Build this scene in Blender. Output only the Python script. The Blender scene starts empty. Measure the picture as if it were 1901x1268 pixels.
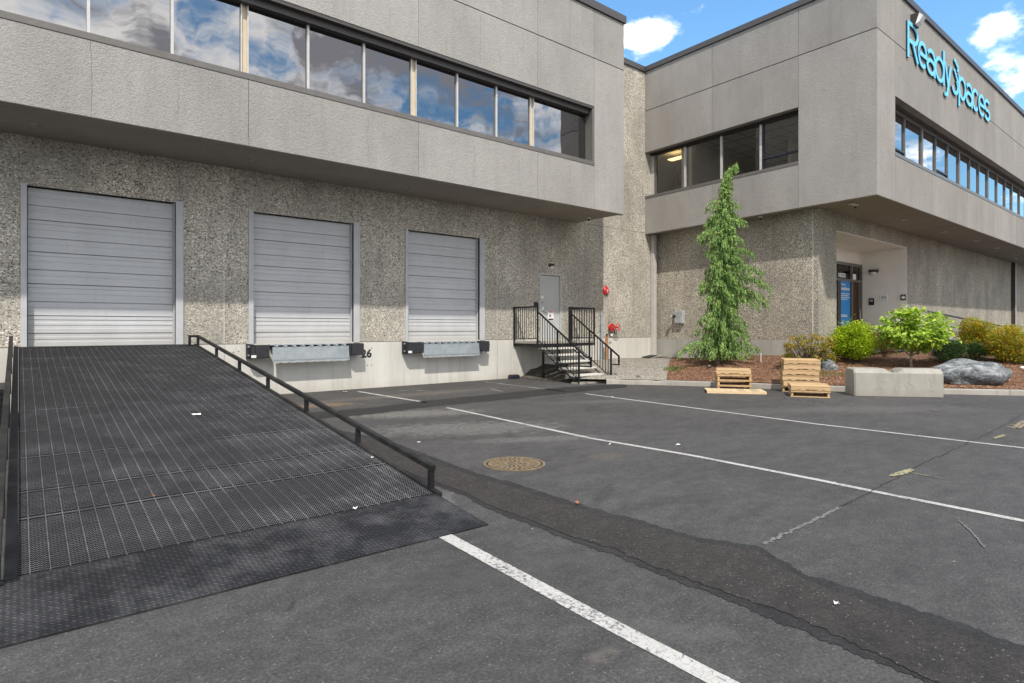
import bpy, math, random
import numpy as np
from mathutils import Vector, Matrix
random.seed(7)
C = bpy.context.scene
COL = C.collection
R = math.radians

# ------------------------------------------------------------------ camera
T = R(39.95); F0 = 1134.7; CX = 950.5; HY = 608.0; CH = 1.60
FW = Vector((math.sin(T), math.cos(T), 0)); RT = Vector((math.cos(T), -math.sin(T), 0))
cam_d = bpy.data.cameras.new('camera'); cam = bpy.data.objects.new('camera', cam_d); COL.objects.link(cam)
cam.location = (0, 0, CH)
cam.rotation_euler = (R(90), 0, -T)
cam_d.sensor_width = 36; cam_d.lens = F0/1901*36; cam_d.shift_y = -(634-HY)/1901
cam_d.clip_start = 0.05; cam_d.clip_end = 2000
C.camera = cam

# a direction in the place for a point of the photograph
def ray(px, py):
    return FW + RT*((px-CX)/F0) + Vector((0, 0, (HY-py)/F0))

# ------------------------------------------------------------------ light
SUN = Vector((-1.35, -2.07, 3.1)).normalized()
sd = bpy.data.lights.new('sun', 'SUN'); sd.energy = 2.15; sd.angle = R(1.2); sd.color = (1.0, 0.95, 0.87)
so = bpy.data.objects.new('sun', sd); COL.objects.link(so)
so.rotation_euler = (-SUN).to_track_quat('-Z', 'Y').to_euler(); so.location = (-10, -15, 30)
W = bpy.data.worlds.new('World'); C.world = W; W.use_nodes = True
wn = W.node_tree.nodes; wl = W.node_tree.links; wn.clear()
SKY_STRENGTH = 0.15
def build_world():
    N = wn.new; L = wl.new
    out = N('ShaderNodeOutputWorld'); bg = N('ShaderNodeBackground'); L(bg.outputs[0], out.inputs[0])
    bg.inputs[1].default_value = SKY_STRENGTH
    sky = N('ShaderNodeTexSky'); sky.sky_type = 'NISHITA'; sky.sun_disc = False
    sky.sun_elevation = math.asin(SUN.z); sky.sun_rotation = math.atan2(SUN.x, SUN.y)
    sky.air_density = 1.1; sky.dust_density = 0.4; sky.ozone_density = 2.0
    tc = N('ShaderNodeTexCoord'); sep = N('ShaderNodeSeparateXYZ'); L(tc.outputs['Generated'], sep.inputs[0])
    mx = N('ShaderNodeMath'); mx.operation = 'MAXIMUM'; L(sep.outputs[2], mx.inputs[0]); mx.inputs[1].default_value = 0
    ad = N('ShaderNodeMath'); ad.operation = 'ADD'; L(mx.outputs[0], ad.inputs[0]); ad.inputs[1].default_value = 0.22
    cmb = N('ShaderNodeCombineXYZ')
    for i in (0, 1):
        d = N('ShaderNodeMath'); d.operation = 'DIVIDE'; L(sep.outputs[i], d.inputs[0]); L(ad.outputs[0], d.inputs[1]); L(d.outputs[0], cmb.inputs[i])
    cmb.inputs[2].default_value = 3.7
    n1 = N('ShaderNodeTexNoise'); n1.inputs['Scale'].default_value = 1.55; n1.inputs['Detail'].default_value = 9; n1.inputs['Roughness'].default_value = 0.56
    n1.inputs['Distortion'].default_value = 0.25
    L(cmb.outputs[0], n1.inputs['Vector'])
    # weather: more cloud towards the south (behind the camera), as the window reflections show
    n2 = N('ShaderNodeTexNoise'); n2.inputs['Scale'].default_value = 0.55; n2.inputs['Detail'].default_value = 2
    L(cmb.outputs[0], n2.inputs['Vector'])
    m0 = N('ShaderNodeMath'); m0.operation = 'MULTIPLY_ADD'; L(sep.outputs[1], m0.inputs[0]); m0.inputs[1].default_value = -0.15; m0.inputs[2].default_value = 0.02
    mx_ = N('ShaderNodeMath'); mx_.operation = 'MULTIPLY_ADD'; L(sep.outputs[0], mx_.inputs[0]); mx_.inputs[1].default_value = -0.08; L(m0.outputs[0], mx_.inputs[2]); m0 = mx_
    m1 = N('ShaderNodeMath'); m1.operation = 'MULTIPLY_ADD'; L(n2.outputs['Fac'], m1.inputs[0]); m1.inputs[1].default_value = 0.35; L(m0.outputs[0], m1.inputs[2])
    m2 = N('ShaderNodeMath'); m2.operation = 'ADD'; L(n1.outputs['Fac'], m2.inputs[0]); L(m1.outputs[0], m2.inputs[1])
    n4 = N('ShaderNodeTexNoise'); n4.inputs['Scale'].default_value = 11; n4.inputs['Detail'].default_value = 8; n4.inputs['Roughness'].default_value = 0.62
    L(cmb.outputs[0], n4.inputs['Vector'])
    m4 = N('ShaderNodeMath'); m4.operation = 'MULTIPLY_ADD'; L(n4.outputs['Fac'], m4.inputs[0]); m4.inputs[1].default_value = .34; m4.inputs[2].default_value = -.17
    m5 = N('ShaderNodeMath'); m5.operation = 'ADD'; L(m2.outputs[0], m5.inputs[0]); L(m4.outputs[0], m5.inputs[1])
    last = m5.outputs[0]
    for px, py, k, sharp in ((1190, 66, .16, 2200), (1222, 74, .10, 3000), (1300, 15, .05, 2000), (1385, 8, .06, 4000), (1850, 22, .17, 1300), (1815, 92, .14, 2400), (1890, 130, .21, 900), (1168, 66, .08, 3000)):
        v = ray(px, py).normalized(); dp = N('ShaderNodeVectorMath'); dp.operation = 'DOT_PRODUCT'; L(tc.outputs['Generated'], dp.inputs[0]); dp.inputs[1].default_value = v
        e1 = N('ShaderNodeMath'); e1.operation = 'MULTIPLY_ADD'; L(dp.outputs['Value'], e1.inputs[0]); e1.inputs[1].default_value = sharp; e1.inputs[2].default_value = -sharp
        e2 = N('ShaderNodeMath'); e2.operation = 'EXPONENT'; L(e1.outputs[0], e2.inputs[0])
        e3 = N('ShaderNodeMath'); e3.operation = 'MULTIPLY_ADD'; L(e2.outputs[0], e3.inputs[0]); e3.inputs[1].default_value = k; L(last, e3.inputs[2]); last = e3.outputs[0]
    base_m2 = m5; 
    class _o: outputs = [last]
    m2 = _o
    mr = N('ShaderNodeMapRange'); mr.interpolation_type = 'SMOOTHSTEP'; L(m2.outputs[0], mr.inputs[0])
    mr.inputs[1].default_value = 0.65; mr.inputs[2].default_value = 0.80
    n3 = N('ShaderNodeTexNoise'); n3.inputs['Scale'].default_value = 2.6; n3.inputs['Detail'].default_value = 7; n3.inputs['Roughness'].default_value = 0.6
    L(cmb.outputs[0], n3.inputs['Vector'])
    m3 = N('ShaderNodeMath'); m3.operation = 'MULTIPLY_ADD'; L(n3.outputs['Fac'], m3.inputs[0]); m3.inputs[1].default_value = 0.9; L(base_m2.outputs[0], m3.inputs[2])
    shade = N('ShaderNodeMapRange'); shade.interpolation_type = 'SMOOTHSTEP'; L(m3.outputs[0], shade.inputs[0]); shade.inputs[1].default_value = 1.17; shade.inputs[2].default_value = 1.31
    cc = N('ShaderNodeMix'); cc.data_type = 'RGBA'; L(shade.outputs[0], cc.inputs[0])
    cc.inputs[6].default_value = (9.0, 8.75, 8.4, 1); cc.inputs[7].default_value = (2.5, 2.5, 2.75, 1)
    boost = N('ShaderNodeMix'); boost.data_type = 'RGBA'; boost.blend_type = 'MULTIPLY'; boost.inputs[0].default_value = 1
    L(sky.outputs[0], boost.inputs[6]); boost.inputs[7].default_value = (0.56, 0.79, 0.88, 1)
    mix = N('ShaderNodeMix'); mix.data_type = 'RGBA'; L(mr.outputs[0], mix.inputs[0]); L(boost.outputs[2], mix.inputs[6]); L(cc.outputs[2], mix.inputs[7])
    L(mix.outputs[2], bg.inputs[0])
build_world()
C.view_settings.view_transform = 'Standard'; C.view_settings.look = 'None'; C.view_settings.exposure = 1.02; C.view_settings.gamma = 1
C.view_settings.use_curve_mapping = False
C.render.engine = 'CYCLES'

# ------------------------------------------------------------------ measuring helpers (rays through the photograph onto real planes)
def onY(px, py, Y):
    d = ray(px, py); t = Y/d.y; return Vector((d.x*t, Y, CH+d.z*t))
def onX(px, py, X):
    d = ray(px, py); t = X/d.x; return Vector((X, d.y*t, CH+d.z*t))
def onZ(px, py, z=0.0):
    d = ray(px, py); t = (z-CH)/d.z; return Vector((d.x*t, d.y*t, z))
def XY(px, Y): return onY(px, HY, Y).x
def YX(px, X): return onX(px, HY, X).y

# ------------------------------------------------------------------ materials
MATS = {}
class NB:
    def __init__(s, name):
        s.m = bpy.data.materials.new(name); s.m.use_nodes = True
        s.t = s.m.node_tree; s.n = s.t.nodes; s.l = s.t.links
        s.p = s.n['Principled BSDF']; s.out = s.n['Material Output']
    def N(s, k, **kw):
        x = s.n.new(k)
        for a, b in kw.items(): setattr(x, a, b)
        return x
    def pos(s): return s.N('ShaderNodeNewGeometry').outputs['Position']
    def obj(s): return s.N('ShaderNodeTexCoord').outputs['Object']
    def mapping(s, v, scale=(1,1,1), loc=(0,0,0), rot=(0,0,0)):
        m = s.N('ShaderNodeMapping'); s.l.new(v, m.inputs[0]); m.inputs['Scale'].default_value = scale; m.inputs['Location'].default_value = loc; m.inputs['Rotation'].default_value = rot
        return m.outputs[0]
    def noise(s, v, sc, det=4, ro=0.55, dist=0):
        m = s.N('ShaderNodeTexNoise'); s.l.new(v, m.inputs['Vector']); m.inputs['Scale'].default_value = sc
        m.inputs['Detail'].default_value = det; m.inputs['Roughness'].default_value = ro; m.inputs['Distortion'].default_value = dist
        return m.outputs['Fac']
    def voro(s, v, sc, feature='F1', out='Distance', rnd=1):
        m = s.N('ShaderNodeTexVoronoi', feature=feature); s.l.new(v, m.inputs['Vector']); m.inputs['Scale'].default_value = sc; m.inputs['Randomness'].default_value = rnd
        return m.outputs[out]
    def ramp(s, v, stops, interp='LINEAR'):
        m = s.N('ShaderNodeValToRGB'); s.l.new(v, m.inputs[0]); e = m.color_ramp.elements; m.color_ramp.interpolation = interp
        while len(e) < len(stops): e.new(0.5)
        for i, (p, c) in enumerate(stops):
            e[i].position = p; e[i].color = c if len(c) == 4 else (*c, 1)
        return m.outputs[0]
    def rng(s, v, a, b, c=0, d=1, smooth=False):
        m = s.N('ShaderNodeMapRange'); s.l.new(v, m.inputs[0])
        if smooth: m.interpolation_type = 'SMOOTHSTEP'
        for i, x in zip((1, 2, 3, 4), (a, b, c, d)): m.inputs[i].default_value = x
        return m.outputs[0]
    def mix(s, f, a, b, mode='MIX'):
        m = s.N('ShaderNodeMix', data_type='RGBA', blend_type=mode)
        for i, x in ((0, f), (6, a), (7, b)):
            if hasattr(x, 'links') or hasattr(x, 'is_linked'): s.l.new(x, m.inputs[i])
            else: m.inputs[i].default_value = x if i == 0 else (*x, 1)[:4]
        return m.outputs[2]
    def math(s, op, a, b=0.0):
        m = s.N('ShaderNodeMath', operation=op)
        for i, x in ((0, a), (1, b)):
            if hasattr(x, 'is_linked'): s.l.new(x, m.inputs[i])
            else: m.inputs[i].default_value = x
        return m.outputs[0]
    def bump(s, h, strength=0.5, dist=0.01, prev=None):
        b = s.N('ShaderNodeBump'); s.l.new(h, b.inputs['Height']); b.inputs['Strength'].default_value = strength; b.inputs['Distance'].default_value = dist
        if prev: s.l.new(prev, b.inputs['Normal'])
        return b.outputs[0]
    def fin(s, col=None, rough=0.8, metal=0, nrm=None, spec=0.5):
        if col is not None:
            if hasattr(col, 'is_linked'): s.l.new(col, s.p.inputs['Base Color'])
            else: s.p.inputs['Base Color'].default_value = (*col, 1)
        if hasattr(rough, 'is_linked'): s.l.new(rough, s.p.inputs['Roughness'])
        else: s.p.inputs['Roughness'].default_value = rough
        s.p.inputs['Metallic'].default_value = metal
        s.p.inputs['Specular IOR Level'].default_value = spec
        if nrm: s.l.new(nrm, s.p.inputs['Normal'])
        return s.m

def simple(name, col, rough=0.6, metal=0, var=0.15, sc=6, bump=0.0, bsc=60, spec=0.5):
    b = NB(name); o = b.obj()
    n = b.noise(o, sc, 5, 0.6)
    c = b.mix(b.rng(n, 0.3, 0.7), tuple(x*(1-var) for x in col), tuple(min(1, x*(1+var)) for x in col))
    nr = b.bump(b.noise(o, bsc, 3), bump, 0.01) if bump else None
    r = b.rng(b.noise(o, sc*2.3, 3), 0.3, 0.7, max(0, rough-0.08), min(1, rough+0.08))
    return b.fin(c, r, metal, nr, spec)

def m_aggregate(name, seed, tint=(1,1,1)):
    b = NB(name); p = b.mapping(b.pos(), loc=(seed, 0, seed*2))
    wob = b.N('ShaderNodeVectorMath', operation='ADD'); b.l.new(p, wob.inputs[0])
    nv = b.N('ShaderNodeTexNoise'); b.l.new(p, nv.inputs['Vector']); nv.inputs['Scale'].default_value = 22
    sc = b.N('ShaderNodeVectorMath', operation='SCALE'); b.l.new(nv.outputs['Color'], sc.inputs[0]); sc.inputs['Scale'].default_value = 0.022
    b.l.new(sc.outputs[0], wob.inputs[1]); p2 = wob.outputs[0]
    vo = b.N('ShaderNodeTexVoronoi', feature='F1'); b.l.new(p2, vo.inputs['Vector']); vo.inputs['Scale'].default_value = 39
    sepc = b.N('ShaderNodeSeparateColor'); b.l.new(vo.outputs['Color'], sepc.inputs[0])
    stone = b.ramp(sepc.outputs[0], [(0, (.04,.04,.038)), (.13, (.09,.085,.075)), (.22, (.33,.305,.262)), (.5, (.53,.49,.42)), (.78, (.65,.61,.53)), (.88, (.82,.78,.71)), (.95, (.93,.9,.84))])
    edge = b.rng(vo.outputs['Distance'], 0.42, 0.66, 0, 1, True)
    matrix = b.mix(b.noise(p2, 90, 2), (.31,.29,.25), (.52,.49,.43))
    c = b.mix(edge, stone, matrix)
    # weather: broad blotches and vertical rain streaks
    w = b.noise(b.mapping(b.pos(), scale=(1,1,.6)), 0.9, 5, 0.6)
    c = b.mix(b.rng(w, .38, .72, 0, .5), c, (.34,.315,.27), 'MIX')
    c = b.mix(1.0, c, b.ramp(w, [(.3, (1.12,1.1,1.06)), (.7, (.82,.82,.82))]), 'MULTIPLY')
    st = b.noise(b.mapping(b.pos(), scale=(3.0,3.0,.18)), 1.6, 4, 0.65)
    c = b.mix(1.0, c, b.ramp(st, [(.42, (1,1,1)), (.75, (.84,.84,.83))]), 'MULTIPLY')
    c = b.mix(1.0, c, tint, 'MULTIPLY')
    h = b.math('SUBTRACT', 1.0, edge)
    nr = b.bump(h, 0.5, 0.006)
    return b.fin(c, 0.85, 0, nr, 0.3)

def m_stucco(name, col, seed, vari=0.16):
    b = NB(name); p = b.mapping(b.pos(), loc=(seed, seed, 0))
    n = b.noise(p, 42, 3, 0.6); f = b.noise(p, 16, 2)
    w = b.noise(b.mapping(p, scale=(1,1,.45)), 0.8, 6, 0.62)
    oi = b.N('ShaderNodeObjectInfo')
    lo = tuple(x*(1-vari) for x in col); hi = tuple(x*(1+vari) for x in col)
    c = b.mix(b.rng(w, .3, .7), hi, lo)
    st = b.noise(b.mapping(b.pos(), scale=(2.4,2.4,.12)), 1.7, 5, 0.7)
    c = b.mix(1.0, c, b.ramp(st, [(.52, (1,1,1)), (.8, (.87,.865,.86))]), 'MULTIPLY')
    c = b.mix(1.0, c, b.ramp(n, [(.3, (.84,.84,.84)), (.5, (1,1,1)), (.7, (1.08,1.08,1.08))]), 'MULTIPLY')
    c = b.mix(1.0, c, b.ramp(oi.outputs['Random'], [(0, (.90,.90,.90)), (1, (1.05,1.05,1.05))]), 'MULTIPLY')
    sp = b.noise(b.mapping(p, scale=(1,1,.8)), 2.6, 8, .75); c = b.mix(b.rng(sp, .56, .8, 0, .45), c, tuple(x*.55 for x in col)); sp2 = b.noise(p, 1.1, 9, .8, 1.5); c = b.mix(b.rng(b.math('ABSOLUTE', b.math('SUBTRACT', sp2, .5)), 0, .012, .28, 0), c, tuple(x*.6 for x in col))
    h = b.math('ADD', b.math('MULTIPLY', n, 1.0), b.math('MULTIPLY', f, 0.5))
    nr = b.bump(h, 0.55, 0.03)
    return b.fin(c, 0.9, 0, nr, 0.25)

def m_concrete(name, col, seed, stains=0.25, bsc=25):
    b = NB(name); p = b.mapping(b.pos(), loc=(seed, seed, 0))
    w = b.noise(b.mapping(p, scale=(1,1,.4)), 1.3, 7, 0.65); n = b.noise(p, bsc, 5, .6)
    c = b.mix(b.rng(w, .3, .7), tuple(x*(1-stains) for x in col), tuple(x*(1+stains*.4) for x in col))
    st = b.noise(b.mapping(b.pos(), scale=(4,4,.25)), 1.6, 5, 0.7)
    c = b.mix(b.rng(st, .52, .8, 0, .55), c, (col[0]*.55, col[1]*.53, col[2]*.48))
    g = b.rng(b.math('ADD', b.N('ShaderNodeSeparateXYZ').outputs[2], 0.0), 0, 1)
    sz = b.N('ShaderNodeSeparateXYZ'); b.l.new(b.pos(), sz.inputs[0])
    low = b.rng(b.math('ADD', sz.outputs[2], b.math('MULTIPLY', w, .5)), .18, .5, .35, 0)
    c = b.mix(low, c, (col[0]*.55, col[1]*.48, col[2]*.38))
    pit = b.voro(p, 60); c = b.mix(b.rng(pit, .0, .12, .35, 0), c, tuple(x*.5 for x in col))
    nr = b.bump(n, 0.35, 0.006)
    return b.fin(c, 0.8, 0, nr, 0.3)

def m_asphalt(name, lo, hi, seed, marks=True, sp=0.5, rough=.85):
    b = NB(name); g = b.pos(); p = b.mapping(g, loc=(seed, seed*.7, 0))
    w = b.noise(p, .45, 8, 0.62, .4); w2 = b.noise(b.mapping(p, scale=(1,2.2,1), rot=(0,0,.5)), 1.7, 7, .65)
    c = b.mix(b.rng(w, .3, .7), lo, hi)
    c = b.mix(b.rng(w2, .35, .75, 0, .6), c, tuple(x*1.45 for x in hi))
    mid = b.noise(p, 9, 7, .72)
    c = b.mix(1.0, c, b.ramp(mid, [(.3, (.78,.78,.78)), (.5, (1,1,1)), (.7, (1.28,1.27,1.25))]), 'MULTIPLY')
    fine = b.noise(p, 55, 5, .8)
    c = b.mix(1.0, c, b.ramp(fine, [(.3, (.42,.42,.42)), (.5, (1,1,1)), (.7, (1.9,1.87,1.83))]), 'MULTIPLY')
    vs = b.N('ShaderNodeTexVoronoi', feature='F1'); b.l.new(p, vs.inputs['Vector']); vs.inputs['Scale'].default_value = 60
    sc = b.N('ShaderNodeSeparateColor'); b.l.new(vs.outputs['Color'], sc.inputs[0])
    stone = b.math('MULTIPLY', b.rng(sc.outputs[0], .90, .97), b.rng(vs.outputs['Distance'], .28, .36, 1, 0))
    c = b.mix(b.math('MULTIPLY', stone, sp), c, (.24,.235,.22))
    vd = b.N('ShaderNodeTexVoronoi', feature='F1'); b.l.new(p, vd.inputs['Vector']); vd.inputs['Scale'].default_value = 5.5
    sd_ = b.N('ShaderNodeSeparateColor'); b.l.new(vd.outputs['Color'], sd_.inputs[0])
    deb = b.math('MULTIPLY', b.rng(sd_.outputs[1], .86, .9), b.rng(vd.outputs['Distance'], .03, .055, 1, 0))
    c = b.mix(b.math('MULTIPLY', deb, .8), c, (.4,.39,.36))
    if marks:
        dust = b.rng(b.noise(g, 13, 9, .8), .36, .62, .12, 1)
        # dusty worn ground, oil marks: blots with a place of their own
        def blot(x, y, rx, ry, rot, col, k, nz=6):
            nonlocal c
            m = b.mapping(g, loc=(0,0,0)); 
            v = b.N('ShaderNodeVectorMath', operation='SUBTRACT'); b.l.new(g, v.inputs[0]); v.inputs[1].default_value = (x, y, 0)
            mm = b.mapping(v.outputs[0], rot=(0,0,rot)); mm2 = b.mapping(mm, scale=(1/rx, 1/ry, 0))
            ln = b.N('ShaderNodeVectorMath', operation='LENGTH'); b.l.new(mm2, ln.inputs[0])
            q = b.math('ADD', ln.outputs['Value'], b.math('MULTIPLY', b.math('SUBTRACT', b.noise(g, nz, 6, .65), .5), 1.9))
            f = b.rng(q, .35, 1.05, k, 0, True)
            c = b.mix(b.math('MULTIPLY', f, dust), c, col)
        for px, py, rx, ry, rot, col, k in (
            (860, 795, 2.0, .8, .5, (.22,.215,.20), .6), (770, 768, 1.6, .6, .4, (.26,.25,.225), .6), (600, 752, .9, .4, .2, (.34,.22,.12), .6),
            (760, 733, 3.2, .45, 0, (.19,.155,.12), .6), (1130, 846, .35, .2, 0, (.15,.12,.085), .35), (1120, 915, .55, .10, -.5, (.02,.02,.021), .55),
            (1190, 940, .7, .1, .1, (.028,.028,.03), .45), (1000, 815, 1.3, .3, .5, (.2,.2,.19), .5), (1240, 1170, .5, .12, .9, (.12,.12,.118), .4), (1300, 925, 1.0, .25, .4, (.035,.032,.03), .5),
            (940, 1060, 1.2, .3, .4, (.06,.06,.062), .5), (820, 935, .5, .14, -.9, (.2,.2,.19), .6), (1120, 1215, .14, .07, 0, (.16,.14,.12), .6),
            (1220, 815, .5, .12, .4, (.03,.03,.03), .5), (540, 1125, .1, .03, -.9, (.01,.01,.01), .8), (1430, 745, 1.2, .2, .2, (.03,.03,.03), .45),
            (1660, 760, 2.5, .6, .6, (.13,.12,.11), .5), (1500, 760, 2.5, .5, .5, (.11,.11,.105), .45), (1130, 745, 1.8, .4, .5, (.14,.135,.125), .45)):
            q = onZ(px, py); blot(q.x, q.y, rx, ry, rot, col, k)
        dz = b.noise(p, 20, 10, .85); c = b.mix(b.rng(dz, .56, .72, 0, .5), c, (.15,.148,.142)); dz2 = b.noise(b.mapping(p, loc=(7,3,0)), 6, 10, .8); c = b.mix(b.rng(dz2, .55, .75, 0, .35), c, (.03,.029,.029))
        # dark damp rings and hairline scuffs
        sk = b.noise(b.mapping(p, scale=(.5, 7, 1), rot=(0,0,.9)), 2.2, 6, .72)
        c = b.mix(b.rng(sk, .64, .8, 0, .4), c, (.2,.195,.18))
        sk2 = b.noise(b.mapping(p, scale=(8, .4, 1), rot=(0,0,-.3)), 2.0, 6, .7)
        c = b.mix(b.rng(sk2, .66, .8, 0, .5), c, (.018,.018,.018))
    h = b.math('ADD', fine, b.math('MULTIPLY', b.voro(p, 110), .6))
    nr = b.bump(h, .55, .008)
    return b.fin(c, rough, 0, nr, 0.35)

def m_paint(name, col, under, wear):
    b = NB(name); p = b.pos()
    n = b.noise(p, 34, 8, .72); n2 = b.noise(p, 2.2, 5, .6)
    ck = b.voro(p, 26, 'DISTANCE_TO_EDGE')
    f = b.rng(b.math('ADD', n, b.math('MULTIPLY', n2, .45)), wear, wear+.12)
    c = b.mix(f, tuple(x for x in col), under)
    c = b.mix(b.rng(ck, .0, .03, .8, 0), c, under)
    c = b.mix(b.rng(b.noise(p, 5, 4), .4, .8, 0, .35), c, tuple(x*.55 for x in col))
    return b.fin(c, .8, 0, b.bump(n, .3, .004), .3)

def m_wood(name, base):
    b = NB(name); o = b.obj(); oi = b.N('ShaderNodeObjectInfo')
    add = b.N('ShaderNodeVectorMath', operation='ADD'); b.l.new(o, add.inputs[0]); b.l.new(oi.outputs['Location'], add.inputs[1])
    g = b.noise(b.mapping(add.outputs[0], scale=(2, 28, 28)), 2.2, 6, .65)
    c = b.mix(b.rng(g, .3, .72), base, tuple(x*.62 for x in base))
    c = b.mix(1.0, c, b.ramp(oi.outputs['Random'], [(0, (.66,.68,.70)), (.3, (.92,.9,.86)), (.6, (1,1,1)), (1, (1.14,1.08,.98))]), 'MULTIPLY')
    kn = b.voro(b.mapping(add.outputs[0], scale=(3, 12, 12)), 1.5); c = b.mix(b.rng(kn, 0, .08, .7, 0), c, tuple(x*.35 for x in base))
    return b.fin(c, .75, 0, b.bump(g, .3, .004), .3)

def m_leaf(name, cols, trans=0.25, rough=.55):
    b = NB(name); g = b.N('ShaderNodeNewGeometry')
    n = b.noise(g.outputs['Position'], 3.0, 3)
    q = b.math('ADD', b.math('MULTIPLY', g.outputs['Random Per Island'], .7), b.math('MULTIPLY', n, .45))
    k = len(cols)
    c = b.ramp(q, [(0.1+0.9*i/(k-1), cols[i]) for i in range(k)])
    b.fin(c, rough, 0, None, .35)
    tr = b.N('ShaderNodeBsdfTranslucent'); b.l.new(b.mix(1.0, c, (1.3, 1.35, .7), 'MULTIPLY'), tr.inputs[0])
    ms = b.N('ShaderNodeMixShader'); ms.inputs[0].default_value = trans
    b.l.new(b.p.outputs[0], ms.inputs[1]); b.l.new(tr.outputs[0], ms.inputs[2]); b.l.new(ms.outputs[0], b.out.inputs[0])
    return b.m

def m_mirror_glass(name, refl, dark, warp):
    b = NB(name); p = b.pos()
    n = b.noise(b.mapping(p, scale=(1, 1, .5)), .9, 1.5, .5)
    nr = b.bump(n, warp, .05)
    g = b.N('ShaderNodeBsdfGlossy'); g.inputs['Roughness'].default_value = 0.01; g.inputs['Color'].default_value = (*refl, 1); b.l.new(nr, g.inputs['Normal'])
    d = b.N('ShaderNodeBsdfDiffuse'); d.inputs[0].default_value = (*dark, 1)
    ms = b.N('ShaderNodeMixShader'); ms.inputs[0].default_value = .93
    b.l.new(d.outputs[0], ms.inputs[1]); b.l.new(g.outputs[0], ms.inputs[2]); b.l.new(ms.outputs[0], b.out.inputs[0])
    return b.m

def m_clear_glass(name, tint, k):
    b = NB(name); p = b.pos()
    nr = b.bump(b.noise(p, 1.1, 2), .05, .03)
    g = b.N('ShaderNodeBsdfGlossy'); g.inputs['Roughness'].default_value = 0.01; b.l.new(nr, g.inputs['Normal'])
    t = b.N('ShaderNodeBsdfTransparent'); t.inputs[0].default_value = (*tint, 1)
    lw = b.N('ShaderNodeFresnel'); lw.inputs[0].default_value = 1.5
    f = b.math('ADD', b.math('MULTIPLY', lw.outputs[0], 1.1), k)
    f = b.math('MINIMUM', f, 1.0)
    ms = b.N('ShaderNodeMixShader'); b.l.new(f, ms.inputs[0])
    b.l.new(t.outputs[0], ms.inputs[1]); b.l.new(g.outputs[0], ms.inputs[2]); b.l.new(ms.outputs[0], b.out.inputs[0])
    return b.m

def m_rock(name):
    b = NB(name); p = b.obj()
    w = b.noise(b.mapping(p, scale=(1, 1.6, 2.6), rot=(.2,.35,.4)), 2.2, 8, .66, 1.3)
    v = b.noise(b.mapping(p, rot=(.1,.5,.2), scale=(1,1,3)), 3.3, 5, .6, 2.2)
    c = b.ramp(w, [(.3, (.022,.026,.03)), (.46, (.075,.085,.095)), (.56, (.17,.185,.195)), (.68, (.4,.41,.4))])
    c = b.mix(b.rng(b.math('ABSOLUTE', b.math('SUBTRACT', v, .5)), 0, .02, .7, 0), c, (.5,.5,.47))
    c = b.mix(b.rng(b.noise(p, 2.5, 4), .6, .75, 0, .5), c, (.2,.16,.09))
    return b.fin(c, .7, 0, b.bump(b.noise(p, 12, 8, .7), .8, .04), .4)

def m_mulch(name, cols, sc, tint2, bd=.04):
    b = NB(name); p = b.pos()
    v = b.N('ShaderNodeTexVoronoi', feature='F1'); b.l.new(b.mapping(p, scale=(1, 1.9, 1), rot=(0,0,.6)), v.inputs['Vector']); v.inputs['Scale'].default_value = sc
    s = b.N('ShaderNodeSeparateColor'); b.l.new(v.outputs['Color'], s.inputs[0])
    c = b.ramp(s.outputs[0], [(i/(len(cols)-1), cols[i]) for i in range(len(cols))])
    c = b.mix(b.rng(b.noise(p, 1.2, 6, .65), .38, .68, 0, .5), c, tint2)
    return b.fin(c, .9, 0, b.bump(b.math('SUBTRACT', 1.0, v.outputs['Distance']), .9, bd), .2)

def m_door(name):
    b = NB(name); p = b.pos()
    n = b.noise(b.mapping(p, scale=(1,1,.5)), 1.2, 6, .6); s = b.noise(b.mapping(p, scale=(.35,1,7)), 2.5, 5, .6)
    c = b.mix(b.rng(n, .3, .7), (.49,.495,.508), (.565,.57,.58))
    c = b.mix(b.rng(s, .5, .8, 0, .5), c, (.41,.415,.425))
    sc_ = b.noise(b.mapping(p, scale=(1.5,1,5), rot=(0,.4,0)), 3.0, 9, .8); c = b.mix(b.rng(sc_, .62, .74, 0, .55), c, (.27,.265,.26))
    dr_ = b.noise(b.mapping(p, scale=(9,9,.5)), 1.5, 5, .7); c = b.mix(b.rng(dr_, .58, .8, 0, .5), c, (.30,.28,.25))
    sz = b.N('ShaderNodeSeparateXYZ'); b.l.new(p, sz.inputs[0])
    c = b.mix(b.rng(b.math('ADD', sz.outputs[2], b.math('MULTIPLY', n, .5)), 1.5, 2.1, .5, 0), c, (.33,.31,.27))
    return b.fin(c, .5, .0, b.bump(b.noise(p, 2.5, 3), .3, .03), .45)

def m_leveler(name):
    b = NB(name); p = b.obj()
    n = b.noise(p, 3, 6, .7)
    c = b.mix(b.rng(n, .4, .7), (.38,.42,.44), (.26,.29,.3))
    ck = b.N('ShaderNodeTexChecker'); b.l.new(b.mapping(p, rot=(0,.785,0), scale=(1,1,1)), ck.inputs[0]); ck.inputs['Scale'].default_value = 32
    c = b.mix(b.math('MULTIPLY', ck.outputs['Fac'], .35), c, (.2,.22,.23))
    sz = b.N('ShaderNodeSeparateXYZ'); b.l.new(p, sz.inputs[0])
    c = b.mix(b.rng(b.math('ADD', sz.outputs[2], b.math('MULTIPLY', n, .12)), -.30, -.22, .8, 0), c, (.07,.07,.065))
    return b.fin(c, .5, .35, b.bump(ck.outputs['Fac'], .4, .004), .5)

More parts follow.
